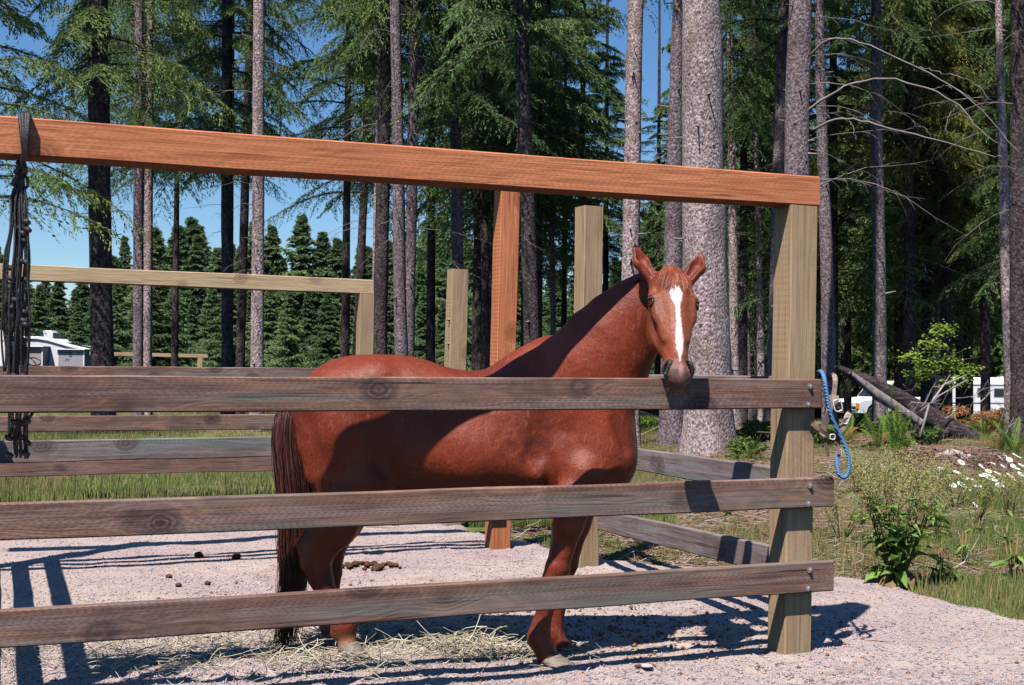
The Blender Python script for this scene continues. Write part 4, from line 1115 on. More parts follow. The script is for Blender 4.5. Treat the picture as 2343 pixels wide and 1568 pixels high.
# coat colours by place on the body (albedo only)
q = (HV - HP) @ HR.T / np.array([US, VS, 1]); U_, V_, T_ = q[:, 0], q[:, 1], q[:, 2]
coat = np.tile(np.array([0.250, 0.043, 0.0145]), (len(HV), 1))
def blend(mask, c): 
    global coat
    coat = coat * (1 - mask[:, None]) + np.array(c) * mask[:, None]
nz = vnoise(HV[:, 0] * 1.3 + HV[:, 1], HV[:, 2], 0.16, 31)
blend(0.65 * sstep(.4, .7, nz), (0.15, 0.024, 0.010))
inhead = sstep(-.215, -.15, T_ + 0.3 * np.minimum(V_ - .25, 0)) * (1 - sstep(.115, .15, np.abs(U_))) * sstep(-.14, -.06, V_) * (V_ < .64)
blend(inhead * sstep(.02, .10, V_) * 0.85, (0.310, 0.080, 0.029))       # lighter face
blend(inhead * np.exp(-((V_ - .20) / .05) ** 2) * np.exp(-((np.abs(U_) - .07) / .03) ** 2) * .5, (0.14, .04, .02))
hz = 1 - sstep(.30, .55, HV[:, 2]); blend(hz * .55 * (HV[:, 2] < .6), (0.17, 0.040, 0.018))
past = (1 - sstep(.10, .17, HV[:, 2])) ; blend(past * .8 * (HV[:, 0] < -.6), (0.36, 0.17, 0.09))
# damp, ruffled hair behind the elbow and on the ribs
gx = HV - PW(1215, 1015, 5.8); rg = np.exp(-(gx[:, 0] / .17) ** 2 - (gx[:, 2] / .14) ** 2) * (HV[:, 1] < 6.0) * sstep(.40, .62, vnoise(HV[:, 0] + HV[:, 2] * .5, HV[:, 2] - HV[:, 0] * .6, .028, 41))
blend(rg * .75, (0.085, 0.016, 0.009))
# muzzle
mz = inhead * sstep(.43, .51, V_ + .012 * (vnoise(U_, V_, .02, 3) - .5)); blend(mz * .8, (0.15, 0.105, 0.10))
blend(inhead * sstep(.495, .535, V_ + .02 * (vnoise(U_, V_, .012, 8) - .5)) * .8, (0.085, 0.045, 0.034)); blend(inhead * sstep(.545, .575, V_) * .5, (0.20, 0.11, 0.07))
# blaze
pts_v = [.085, .105, .135, .165, .20, .25, .30, .36, .405, .44, .475]
wl = [.0, .015, .028, .022, .010, .0095, .0125, .017, .014, .006, .0]; cu = [.000, .0, .0, .001, .002, .003, .004, .004, .003, .002, .001]
hw = np.interp(V_, pts_v, wl); cx = np.interp(V_, pts_v, cu)
e_ = .004 * (vnoise(U_ * 1.0, V_, .006, 17) - .5)
bl = sstep(.003, -.003, -(hw - np.abs(U_ - cx) + e_ * 1.4) * -1) if False else sstep(-.0025, .0025, hw - np.abs(U_ - cx) + e_) * (hw > .0015)
blend(bl * inhead * (T_ > -.08), (0.86, 0.82, 0.82))
sn_ = inhead * np.exp(-((V_ - .500) / .026) ** 2) * np.exp(-((U_ - .004) / .011) ** 2); blend(np.clip(sn_ * .9, 0, 1), (0.58, 0.33, 0.30))
# nostril interior, sockets, ear interior, mouth
for s_ in (-1, 1):
    a = np.array((s_ * .041, .460, -.012)); b = np.array((s_ * .058, .506, -.026)); ba = b - a
    tt = np.clip(((q - a) @ ba) / (ba @ ba), 0, 1); dd = np.linalg.norm(q - a - tt[:, None] * ba, axis=1)
    blend(inhead * (1 - sstep(.013, .019, dd)), (0.008, 0.005, 0.005))
    blend(inhead * (1 - sstep(.020, .036, np.linalg.norm((q - np.array((s_ * .104, .158, -.034))) * [1, .9, .9], axis=1))), (0.035, 0.018, 0.014))
COATC = coat

t = NT('chestnut_coat', 0.50, 0.32)
vc = t.n('Attribute'); vc.attribute_name = 'coat'
tc = t.n('TexCoord'); mp = t.n('Mapping'); mp.inputs['Scale'].default_value = (1, 1, 0.33); mp.inputs['Rotation'].default_value = (0, 0.5, 0); t.l(tc.outputs['Object'], mp.inputs[0])
hair = t.noise(mp.outputs[0], 210, 3, 0.7); soft = t.noise(tc.outputs['Object'], 5.5, 5, 0.6)
lock = t.noise(mp.outputs[0], 34, 4, 0.7, 0.8)
c = t.mix(t.ramp(soft, [(0.35, (0, 0, 0)), (0.7, (0.35, 0.35, 0.35))]), vc.outputs['Color'], (0.62, 0.55, 0.50), 'MULTIPLY')
c = t.mix(t.ramp(hair, [(0.38, (0.75, 0.75, 0.75)), (0.62, (0, 0, 0))]), c, (0.5, 0.4, 0.4), 'MULTIPLY')
c = t.mix(t.ramp(lock, [(0.58, (0, 0, 0)), (0.75, (0.5, 0.5, 0.5))]), c, (0.45, 0.14, 0.07))
t.col(c)
t.b.inputs['Sheen Weight'].default_value = 0.0; t.b.inputs['Sheen Roughness'].default_value = 0.35; t.b.inputs['Sheen Tint'].default_value = (1.0, 0.75, 0.62, 1)
t.l(t.ramp(lock, [(0.3, (0.36, 0.36, 0.36)), (0.7, (0.55, 0.55, 0.55))]), t.b.inputs['Roughness'])
mus = t.noise(tc.outputs['Object'], 9.0, 4, 0.55, 0.4)
t.bump(t.math('ADD', t.math('ADD', t.math('MULTIPLY', hair, 0.30), t.math('MULTIPLY', lock, .38)), t.math('MULTIPLY', mus, 1.6)), 0.009, 0.7)
M_COAT = t.m
t = NT('horse_hair', 0.42, 0.4)
a_ = t.n('Attribute'); a_.attribute_name = 'rnd'
t.col(t.ramp(a_.outputs['Fac'], [(0, (0.035, 0.010, 0.008)), (0.5, (0.085, 0.024, 0.016)), (1, (0.20, 0.070, 0.045))])); M_HAIR = t.m
t = NT('forelock_hair', 0.42, 0.4)
a_ = t.n('Attribute'); a_.attribute_name = 'rnd'
t.col(t.ramp(a_.outputs['Fac'], [(0, (0.16, 0.035, 0.018)), (0.5, (0.33, 0.085, 0.045)), (1, (0.46, 0.15, 0.08))])); M_FORE = t.m

hroot = thing('horse', 'chestnut horse with white blaze standing behind the rails, head over the top rail', 'horse', (float(bodyD(1050) * 0 - 0.25), 6.03, 0.0))
def hchild(o): o.parent = hroot; o.matrix_parent_inverse = Matrix.Translation(-hroot.location); return o
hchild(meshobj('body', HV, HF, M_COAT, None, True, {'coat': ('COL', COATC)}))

def ribbons(name, polys, wid, rnd, mat):
    """hair locks as thin three-sided tubes"""
    v, q_ = tubes_arrays(polys, wid, 3)
    m = polys.shape[1]
    return hchild(meshobj(name, v, q_, mat, None, True, {'rnd': ('F', np.repeat(rnd, m * 3))}))
r = np.random.default_rng(3)
# tail
n = 1700; m = 15
s = np.linspace(0, 1, m)
path = [PW(694, 893, 6.13), PW(668, 930, 6.12), PW(660, 1000, 6.11), PW(668, 1080, 6.10), PW(674, 1170, 6.09), PW(672, 1260, 6.08), PW(668, 1340, 6.07), PW(650, 1490, 6.06)]
def bez(path, s):
    P_ = np.array(path); k = np.clip(s * (len(P_) - 1), 0, len(P_) - 1.001); i = k.astype(int); f = (k - i)[:, None]
    p0 = P_[np.maximum(i - 1, 0)]; p1 = P_[i]; p2 = P_[i + 1]; p3 = P_[np.minimum(i + 2, len(P_) - 1)]
    return 0.5 * ((2 * p1) + (-p0 + p2) * f + (2 * p0 - 5 * p1 + 4 * p2 - p3) * f ** 2 + (-p0 + 3 * p1 - 3 * p2 + p3) * f ** 3)
ctr = bez(path, s)
wprof = np.interp(s, [0, .06, .2, .4, .6, .8, 1], [.018, .038, .074, .090, .086, .078, .062])
ang = r.random(n) * 6.28; rr = np.sqrt(r.random(n))
ln = 0.74 + 0.26 * r.random(n) ** 1.0; ln[:160] = 0.35 + 0.4 * r.random(160)
lockid = r.integers(0, 110, n); la = r.random(110) * 6.28; lr = np.sqrt(r.random(110))
ss = s[None, :] * ln[:, None]
base = bez(path, ss.reshape(-1)).reshape(n, m, 3); wd = np.interp(ss, s, wprof)
cl_ = sstep(.25, .9, ss) * 0.62
ax_ = np.cos(ang) * rr; ay_ = np.sin(ang) * rr; bx_ = (np.cos(la) * lr)[lockid]; by_ = (np.sin(la) * lr)[lockid]
ox = (ax_[:, None] * (1 - cl_) + bx_[:, None] * cl_ + ax_[:, None] * cl_ * 0.18) * wd; oy = (ay_[:, None] * (1 - cl_) + by_[:, None] * cl_ + ay_[:, None] * cl_ * .18) * wd * 0.8
wv = 0.010 * np.sin(ss * 14 + (la[lockid] * 3)[:, None]) * ss + 0.004 * np.sin(ss * 31 + ang[:, None] * 5) * ss
P3 = base + np.stack([ox + wv, oy, 0 * ox], -1) + r.normal(0, .003, (n, 1, 3)) * ss[..., None]
rd = np.clip(.30 + .25 * np.cos(lockid * 2.3) + r.normal(0, .18, n), 0, 1)
ribbons('tail', P3, np.broadcast_to(0.0021 * (1.08 - .7 * s ** 3), (n, m)).copy(), rd, M_HAIR)
# dock of the tail
v, q_ = tubes_arrays(bez(path[:4], np.linspace(0, 1, 10))[None], np.linspace(.034, .02, 10)[None], 10)
hchild(meshobj('tail_dock', v, q_, M_HAIR, None, True, {'rnd': ('F', np.full(len(v), .3))}))
# forelock: from the poll down over the forehead, lying on the skin
q2 = (V2 - HP) @ HR.T / np.array([US, VS, 1])
GU = np.arange(-.13, .131, .006); GV = np.arange(-.12, .26, .006); TM = np.full((len(GU), len(GV)), -.3)
gi = np.round((q2[:, 0] + .13) / .006).astype(int); gj = np.round((q2[:, 1] + .12) / .006).astype(int)
ok = (gi >= 0) & (gi < len(GU)) & (gj >= 0) & (gj < len(GV)) & (q2[:, 2] < .05); np.maximum.at(TM, (gi[ok], gj[ok]), q2[ok, 2])
def tmap(u, v):
    a = np.clip((u + .13) / .006, 0, len(GU) - 1.01); b = np.clip((v + .12) / .006, 0, len(GV) - 1.01); i = int(a); j = int(b); fa = a - i; fb = b - j
    return (TM[i, j] * (1 - fa) + TM[i + 1, j] * fa) * (1 - fb) + (TM[i, j + 1] * (1 - fa) + TM[i + 1, j + 1] * fa) * fb
n = 620; m = 11; s = np.linspace(0, 1, m); P3 = np.zeros((n, m, 3)); W3 = np.zeros((n, m)); rd = np.zeros(n)
for i in range(n):
    k_ = i % 23; lu = -.055 + .125 * ((k_ * 7) % 23) / 22.0
    u0 = .004 + lu * .28 + r.normal(0, .007); u1 = lu * 1.15 + r.normal(0, .007); L = (.150 + .045 * math.sin(k_ * 2.1)) * r.uniform(.75, 1.05) - abs(lu) * .35 * (lu < 0)
    for j, a in enumerate(s):
        e = a ** .8
        vv = -.050 + L * a; uu = u0 * (1 - e) + u1 * e + .003 * math.sin(a * 6 + k_ * 1.3)
        t0 = tmap(uu, vv) if vv > -.035 else tmap(uu, -.035) - (-.035 - vv) * 1.5
        P3[i, j] = H(uu, vv, t0 + .004 + .008 * math.sin(a * 3.1) * (.5 + .5 * math.sin(k_ * 3.3)))
    W3[i] = .0022 * (1.1 - s ** 3); rd[i] = np.clip(.40 + .32 * math.sin(k_ * 2.9) + r.normal(0, .12), 0, 1)
ribbons('forelock', P3, W3, rd, M_FORE)
# mane along the crest, falling to the far side, with tufts
n = 700; m = 7; s = np.linspace(0, 1, m); P3 = np.zeros((n, m, 3)); rd = np.zeros(n)
crest = [PW(1238, 776, 6.08), PW(1285, 752, 6.02), PW(1335, 716, 5.985), PW(1382, 680, 5.95), PW(1432, 644, 5.91), PW(1478, 612, 5.87), PW(1518, 596, 5.83)]
for i in range(n):
    a = r.random() * .78; b0 = bez(crest, np.array([a * .999]))[0] + np.array([0, .03 + abs(r.normal(0, .02)), -.035])
    L = r.uniform(.10, .24) * (0.35 if a < .2 else 1); side_ = 1.0
    d = np.array([r.normal(.02, .02), .09 + .05 * r.random(), 0])
    for j, q1 in enumerate(s): P3[i, j] = b0 + d * q1 * (1 if a > .2 else .4) + np.array([0, 0, .018 * math.sin(min(1, q1 * 3) * 1.5) - L * q1 ** 1.6])
    rd[i] = np.clip(.35 + .3 * math.sin(i * .7) + r.normal(0, .15), 0, 1)
ribbons('mane', P3, np.broadcast_to(.0028 * (1.05 - s ** 2), (n, m)).copy(), rd, M_FORE)
# chin whiskers
n = 46; m = 5; s = np.linspace(0, 1, m); P3 = np.zeros((n, m, 3))
for i in range(n):
    u0 = r.uniform(-.05, .04); b0 = H(u0, .53 + r.uniform(-.03, .03), -.08 + r.uniform(-.03, .03)); d = hv * r.uniform(.02, .07) + hu * (u0 * .6 - .01 + r.normal(0, .01)) + ht * r.uniform(-.02, .02)
    P3[i] = b0 + d * s[:, None]
ribbons('whiskers', P3, np.full((n, m), .0004), np.full(n, .2), M_HAIR)
# eyes
t = NT('eye_gloss', 0.06, 0.6); t.col((0.012, 0.007, 0.006)); M_EYE = t.m
def ball(name, c, R, mat, rot=None, nu=16, nv=12):
    vs = []; 
    for j in range(nv + 1):
        for i in range(nu):
            a = 2 * math.pi * i / nu; b = math.pi * j / nv
            p = np.array([math.sin(b) * math.cos(a), math.sin(b) * math.sin(a), math.cos(b)]) * R
            if rot is not None: p = rot.T @ p
            vs.append(p + c)
    fs = [(j * nu + i, (j + 1) * nu + i, (j + 1) * nu + (i + 1) % nu, j * nu + (i + 1) % nu) for j in range(nv) for i in range(nu)]
    return meshobj(name, vs, fs, mat, None, True)
for s_ in (-1, 1):
    hchild(ball('eye', H(s_ * .089, .158, -.038), (.021, .018, .023), M_EYE, HR))
    # lids: upper and lower ridges of skin
    for nm, vo, th in (('upper_eyelid', -1, .0065), ('lower_eyelid', 1, .0042)):
        pts = []
        for k in range(9):
            a = -1.25 + 2.5 * k / 8
            pts.append(H(s_ * (.1065 - .010 * abs(math.sin(a)) - (.003 if vo > 0 else 0)), .158 + vo * .0165 * math.cos(a), -.036 + .026 * math.sin(a)))
        mbx = MB(); mbx.tube(pts, [th * (0.5 + 0.5 * math.sin(math.pi * k / 8)) for k in range(9)], 8)
        o = hchild(mbx.build(nm, M_FORE, None, True)); 
# hooves
t = NT('hoof_horn', 0.55, 0.35)
hn = t.noise(t.coord((1, 1, 14)), 12, 4, 0.6)
t.col(t.ramp(hn, [(0.3, (0.12, 0.09, 0.075)), (0.7, (0.28, 0.22, 0.18))])); t.bump(hn, 0.004, 0.6); M_HOOF = t.m
def hoof(top, fwd, rt=.050, rb=.066, h=None, dark=False):
    top = np.array(top); zb = float(gravel_z(top[0], top[1])) + .002
    h = top[2] - zb
    f = np.array([fwd[0], fwd[1], 0.0]); f /= np.linalg.norm(f); sd_ = np.array([-f[1], f[0], 0])
    vs = []; n = 20; rows = [(1.0, rt * .9, .0, .012), (1.0, rt, .0, 0), (.85, rt * 1.03, .010, 0), (.4, (rt + rb) / 2 * 1.03, .030, 0), (.02, rb, .052, 0), (0, rb * .97, .052, 0)]
    for (k, R, off, e_) in rows:
        for i in range(n):
            a = 2 * math.pi * i / n; ca, sa = math.cos(a), math.sin(a)
            rx = R * (1.12 if ca > 0 else .82); slope = -(.014 * ca) * k
            p = top * [1, 1, 0] + f * (off + rx * ca) + sd_ * R * .95 * sa; p[2] = zb + h * k + slope * -1.2 + e_
            vs.append(p)
    fs = [(j * n + i, j * n + (i + 1) % n, (j + 1) * n + (i + 1) % n, (j + 1) * n + i) for j in range(len(rows) - 1) for i in range(n)]
    fs.append(tuple(range((len(rows) - 1) * n, len(rows) * n))); fs.append(tuple(range(n - 1, -1, -1)))
    hchild(meshobj('hoof', vs, [tuple(reversed(f_)) for f_ in fs], M_HOOF, None, True))
hoof(PW(1256, 1508, 5.865), (.97, -.25), .056, .074); hoof(PW(1294, 1486, 6.17), (.97, -.2))
hoof(PW(797, 1479, 5.945), (.75, -.65), .052, .068); hoof(PW(770, 1468, 6.28), (.95, -.2))
# ------------------------------------------------------------------ grass, weeds, litter
def blades(name, X, Y, hmin, hmax, w0, mat, seed=0, lean=0.35, zf=ground_z, rshift=0.0):
    r = np.random.default_rng(seed); n = len(X)
    Z = zf(X, Y) - 0.01; h = hmin + (hmax - hmin) * r.random(n) ** 1.6; a = r.random(n) * 6.28; b = r.random(n) * 6.28
    wd = w0 * (0.6 + 0.8 * r.random(n)); ln = lean * h * r.random(n)
    B = np.stack([X, Y, Z], -1); side = np.stack([np.cos(a), np.sin(a), 0 * a], -1) * wd[:, None]
    d = np.stack([np.cos(b), np.sin(b), 0 * b], -1)
    M = B + d * (ln * .35)[:, None]; M[:, 2] += h * .55; T = B + d * ln[:, None]; T[:, 2] += h
    V = np.stack([B - side, B + side, M + side * .7, T, M - side * .7], 1).reshape(-1, 3)
    F = np.array([[0, 1, 2], [0, 2, 4], [4, 2, 3]])[None] + 5 * np.arange(n)[:, None, None]
    R = np.clip(r.random(n) * .7 + .3 * vnoise(X, Y, 1.2, seed) + rshift, 0, 1)
    return meshobj(name, V, F.reshape(-1, 3), mat, None, False, {'rnd': ('F', np.repeat(R, 5))})
M_GRASS = leaf_mat('meadow_grass', (0.08, 0.14, 0.025), (0.22, 0.30, 0.07), (0.52, 0.48, 0.22), 0.45)
M_DRY = leaf_mat('dry_grass', (0.16, 0.14, 0.05), (0.36, 0.30, 0.12), (0.55, 0.47, 0.24), 0.35)
r = np.random.default_rng(40)
def scat(n, x0, x1, y0, y1, pw=1.0):
    D = y0 + (y1 - y0) * r.random(n) ** pw; X = x0 + (x1 - x0) * r.random(n); return X, D
# field behind the corral
D = 11 + 34 * r.random(150000) ** 1.9; X = (-0.47 + 0.60 * r.random(len(D))) * D
ok = (gravel_sd(X, D) > 0.05) & (vnoise(X, D, 1.1, 60) + .6 * vnoise(X, D, .3, 61) > .62); X = X[ok]; D = D[ok]
tag(blades('meadow_grass', X, D, .03, .13, .0060, M_GRASS, 1), 'green meadow grass growing behind the far rails of the corral', 'grass', kind='stuff')
D = 12.5 + 20 * r.random(30000) ** 1.6; X = (-0.47 + 0.60 * r.random(len(D))) * D; ok = (gravel_sd(X, D) > 0.1) & (vnoise(X, D, .9, 70) > .5); X = X[ok]; D = D[ok]
tag(blades('seeding_grass', X, D, .10, .36, .0030, M_DRY, 13, lean=.4), 'yellowish seeding grass standing in the field behind the far rails', 'grass', kind='stuff')
# right meadow
D = 7.0 + 18 * r.random(170000) ** 1.7; X = (0.02 + 0.44 * r.random(len(D))) * D
m_ = vnoise(X, D, 1.1, 62) + .6 * vnoise(X, D, .35, 63); litter = sstep(4.6, 2.0, X - (D - 9) * .16)
ok = (gravel_sd(X, D) > 0.0) & (m_ > .50 + .75 * litter) ; X = X[ok]; D = D[ok]
tag(blades('weedy_grass', X, D, .02, .13, .0045, M_GRASS, 2, rshift=.12), 'patchy pale green grass and weeds right of the corner post', 'grass', kind='stuff')
X = r.uniform(1.6, 4.4, 42000); D = r.uniform(6.9, 11, 42000); ok = (gravel_sd(X, D) > .0) & (vnoise(X, D, .25, 90) > .25); X = X[ok]; D = D[ok]
tag(blades('short_turf', X, D, .012, .075, .0032, M_GRASS, 22, rshift=.2, lean=.6), 'short trampled turf along the right gravel edge', 'grass', kind='stuff')
D = 7.0 + 13 * r.random(11000) ** 1.5; X = (0.08 + 0.38 * r.random(len(D))) * D
ok = (gravel_sd(X, D) > 0.03) & (vnoise(X, D, .7, 66) > .45); X = X[ok]; D = D[ok]
tag(blades('dry_grass', X, D, .05, .28, .0022, M_DRY, 3, lean=.5), 'thin straw coloured seed grass among the weeds at right', 'grass', kind='stuff')
# forest litter: twigs and bark flakes
def sticks(name, X, Y, l0, l1, rad, mat, zf=ground_z, up=.15, seed=0, lift=.02):
    q_ = np.random.default_rng(seed); n = len(X); a = q_.random(n) * 6.28; L = l0 + (l1 - l0) * q_.random(n) ** 2; s_ = np.linspace(-.5, .5, 4)
    z = zf(X, Y) + lift * q_.random(n); e = q_.normal(0, up, n); bend = q_.normal(0, .12, n)
    P_ = np.stack([X[:, None] + np.cos(a)[:, None] * L[:, None] * s_ - np.sin(a)[:, None] * (bend * L)[:, None] * s_ ** 2 * 4,
                   Y[:, None] + np.sin(a)[:, None] * L[:, None] * s_ + np.cos(a)[:, None] * (bend * L)[:, None] * s_ ** 2 * 4,
                   z[:, None] + np.abs(e * L)[:, None] * (s_ + .5)], -1)
    v, f = tubes_arrays(P_, np.broadcast_to((rad * (.6 + .8 * q_.random(n)))[:, None] * np.array([1, .95, .85, .6]), (n, 4)), 3)
    return meshobj(name, v, f, mat, None, False, {'rnd': ('F', np.repeat(q_.random(n), 12))})
t = NT('litter', 0.9, 0.1); a_ = t.n('Attribute'); a_.attribute_name = 'rnd'
t.col(t.ramp(a_.outputs['Fac'], [(0, (.09, .045, .035)), (.4, (.26, .13, .085)), (.75, (.36, .24, .18)), (1, (.50, .42, .38))])); M_LIT = t.m
D = 8.4 + 17 * r.random(30000) ** 1.2; X = (0.0 + 0.46 * r.random(len(D))) * D
lt = sstep(5.5, 2.2, X - (D - 9) * .16) + np.exp(-(((X - 6.3) / 1.6) ** 2 + ((D - 17.5) / 2.5) ** 2)) * 1.2
ok = (gravel_sd(X, D) > .02) & (r.random(len(D)) < lt + .12); X = X[ok]; D = D[ok]
tag(sticks('forest_litter', X, D, .03, .22, .0035, M_LIT, seed=4), 'reddish brown twigs and bark litter on the soil beyond the side fence', 'litter', kind='stuff')

# named fallen sticks
M_STICK = simple('bleached_stick', (0.34, 0.28, 0.26), 0.85, 0.15, 0, 0.25, 10)
def stick_obj(pts, rad, label, mat=None, group='fallen branches beyond the side fence'):
    b0 = Vector(pts[0]); m = MB(); n = len(pts)
    m.tube([Vector(p) - b0 for p in pts], [rad * (1 - .6 * k / (n - 1)) for k in range(n)], 6)
    for k in range(1, n - 1):
        q1 = Vector(pts[k]) - b0; d = Vector((random.Random(k + n).uniform(-.2, .2), random.Random(k).uniform(-.1, .1), .14))
        m.tube([q1, q1 + d * .6, q1 + d], [rad * .4, rad * .3, rad * .12], 4)
    o = m.build('fallen_branch', mat or M_STICK, None, True); o.location = b0
    tag(o, label, 'branch', group)
def gpt(px, py, dz=0.02):
    """ground point under photo pixel"""
    a = at(px, py, 5.0); c = Vector((0, 0, CAM_H)); d = (a - c)
    t_ = 1.0
    for _ in range(25):
        p = c + d * t_; zz = gz(p.x, p.y); t_ *= (CAM_H - zz) / max(1e-3, (CAM_H - p.z))
        t_ = min(t_, 14)
    p = c + d * t_; return Vector((p.x, p.y, gz(p.x, p.y) + dz))
SK = [((1460, 1000), (1560, 985), .25, 'grey stick leaning at the foot of the two left trunks, left end low'), ((1478, 1012), (1600, 1020), .1, 'pale stick lying just above the greyed side rail'),
      ((1700, 1000), (1768, 1040), .3, 'dark broken bough propped left of the corner post'), ((1712, 985), (1765, 1000), .12, 'short dark bough above the propped one, left of the corner post'),
      ((1880, 1160), (1960, 1105), .1, 'white stick on the soil just right of the blue rope loop'), ((1870, 1085), (1915, 1130), .15, 'short pale stick between the corner post and the blue rope'),
      ((1895, 1060), (2010, 1068), .08, 'long thin pale stick behind the blue rope'), ((2040, 1030), (2110, 1000), .1, 'thin stick lying under the fern clump'),
      ((1690, 1145), (1740, 1120), .05, 'small white stick above the lower side rail'), ((1470, 1110), (1530, 1128), .05, 'short twig beneath the upper side rail'), ((1960, 1240), (2030, 1262), .05, 'small stick on bare soil left of the leafy dock plant'),
      ((2180, 1310), (2250, 1290), .05, 'low twig on the grass at right below the daisies')]
for a, b, h, lab in SK:
    p = gpt(*a); q1 = gpt(*b); q1.z += h; mid_ = (p + q1) / 2 + Vector((0, 0, .04))
    stick_obj([p, p * .7 + q1 * .3 + Vector((0.02, 0, .02)), mid_, q1], .010 if 'dark' not in lab else .04, lab, M_LIMB if 'dark' in lab else None)
stick_obj([at(2105, 1000, 17.5), at(2125, 930, 17.6), at(2160, 880, 17.6), at(2212, 858, 17.8)], .022, 'long bare stick rising diagonally in front of the horse trailer')
stick_obj([at(2213, 870, 19), at(2150, 905, 18.5), at(2100, 945, 18.2)], .014, 'thin twig crossing behind the long diagonal stick')

q_ = random.Random(31)
for k in range(26):
    x = q_.uniform(2070, 2330); y = q_.uniform(880, 1010); a = q_.uniform(-1.3, 1.3); L_ = q_.uniform(25, 75); D_ = q_.uniform(17.5, 21)
    p = [at(x + L_ * f * math.cos(a) + q_.uniform(-4, 4), y - L_ * f * math.sin(a) - 10 * math.sin(3 * f), D_ + f * .3) for f in (-.5, -.15, .2, .5)]
    for v_ in p: v_.z = max(v_.z, gz(v_.x, v_.y) + .01)
    stick_obj(p, q_.uniform(.004, .010), 'thin bare twig in the brush tangle around the charred log', M_STICK if k % 3 else M_LIMB, 'twigs in the brush tangle around the log')
# leaning charred log
M_CHAR = NT('charred_wood', 0.9, 0.2)
nn = M_CHAR.noise(M_CHAR.coord((1.4, 8, 8)), 3, 6, 0.7)
M_CHAR.col(M_CHAR.ramp(nn, [(0.3, (0.016, 0.012, 0.013)), (0.52, (0.07, 0.05, 0.05)), (0.62, (0.13, 0.10, 0.10)), (0.78, (0.5, 0.46, 0.46))])); M_CHAR.bump(nn, .05, 1); M_CHAR = M_CHAR.m
lg = thing('leaning_log', 'charred split log leaning up to the left over ferns, in front of the pickup', 'log', gpt(2230, 1010))
def tube_noise(name, pts, rads, mat, parent, n=16, amp=.12, seed=0):
    P_ = np.array([list(p) for p in pts]); s_ = np.linspace(0, len(P_) - 1, 26); i = np.minimum(s_.astype(int), len(P_) - 2); f = s_ - i
    C_ = P_[i] * (1 - f)[:, None] + P_[i + 1] * f[:, None]; R_ = np.interp(s_, range(len(P_)), rads)
    v, q_ = tubes_arrays(C_[None], R_[None], n); v = v.reshape(26, n, 3)
    nz_ = 1 + amp * 2 * (vnoise(np.arange(n)[None] * 1.0 + 0 * s_[:, None], s_[:, None] * 3 + seed, 1.5, seed) - .5)
    v = C_[:, None] + (v - C_[:, None]) * nz_[..., None]; v = v.reshape(-1, 3)
    q_ = np.concatenate([q_, np.array([[0, k, k + 1, k + 1] for k in range(1, n - 1)]), np.array([[25 * n, 25 * n + k + 1, 25 * n + k, 25 * n + k] for k in range(1, n - 1)])])
    fs = [tuple(dict.fromkeys(f_)) for f_ in q_.tolist()]
    o = meshobj(name, v, fs, mat, None, True)
    if parent: o.parent = parent; o.matrix_parent_inverse = Matrix.Translation(-parent.location)
    return o
tube_noise('log_body', [at(1912, 838, 18.4), at(1960, 862, 18.5), at(2040, 905, 18.7), at(2110, 950, 18.9), at(2225, 1010, 19.1)], [.02, .09, .15, .17, .15], M_CHAR, lg, seed=2)
tube_noise('split_slab', [at(1945, 852, 18.3), at(2010, 905, 18.35), at(2105, 968, 18.4)], [.03, .075, .06], simple('grey_split_wood', (.22, .18, .18), .9, .1, 0, .5, 14), lg, seed=5)
for k, (a, b) in enumerate((((2085, 930), (2098, 1000)), ((2140, 960), (2150, 1020)), ((2170, 985), (2125, 1015)))):
    tube_noise('root', [at(*a, 18.6), at((a[0] + b[0]) / 2 + 6, (a[1] + b[1]) / 2, 18.4), at(*b, 18.3)], [.05, .035, .02], M_CHAR, lg, 8, seed=k)

# rotten stump under litter
sp = gpt(2175, 1075)
stp = thing('tree_stump', 'low rotten stump with pale broken top on the brown mound under the ferns', 'stump', sp)
ns = 28; rows = [(0, .75), (.08, .62), (.20, .46), (.27, .33), (.27, .0)]
vs = [(rr * 1.1 * math.cos(k * 6.2832 / ns) * (1 + .13 * math.sin(k * 1.7)), rr * .8 * math.sin(k * 6.2832 / ns), z + .02 * math.sin(k * 2.3)) for z, rr in rows for k in range(ns)]
fs = [(j * ns + k, j * ns + (k + 1) % ns, (j + 1) * ns + (k + 1) % ns, (j + 1) * ns + k) for j in range(len(rows) - 1) for k in range(ns)]
o = meshobj('mound', vs, fs, simple('rotten_wood', (.17, .095, .075), .95, .1, 0, .5, 20), stp, True)
m = MB(); m.tube([(-.3, -.30, .16), (-.1, -.32, .20), (.15, -.30, .17)], [.03, .07, .03], 8); m.tube([(-.1, -.34, .14), (.1, -.38, .16), (.3, -.3, .12)], [.02, .05, .02], 8); o = m.build('broken_top', simple('pale_rot', (.46, .36, .33), .9, .1, 0, .35, 20), stp)
Xs = sp.x + r.normal(0, .8, 7000); Ys = sp.y + r.normal(0, .5, 7000)
def mz_(x, y):
    d = np.hypot((x - sp.x) / 1.35, (y - sp.y) / .9); return ground_z(x, y) + np.interp(d, [0, .33, .46, .62, .75, 2], [.25, .25, .19, .07, 0, 0])
ok = np.hypot((Xs - sp.x), (Ys - sp.y - .1)) > .3
tag(sticks('mound_litter', Xs[ok], Ys[ok], .02, .09, .0045, M_LIT, mz_, .1, 8, .05), 'brown bark crumbs heaped around the rotten stump', 'litter', kind='stuff')

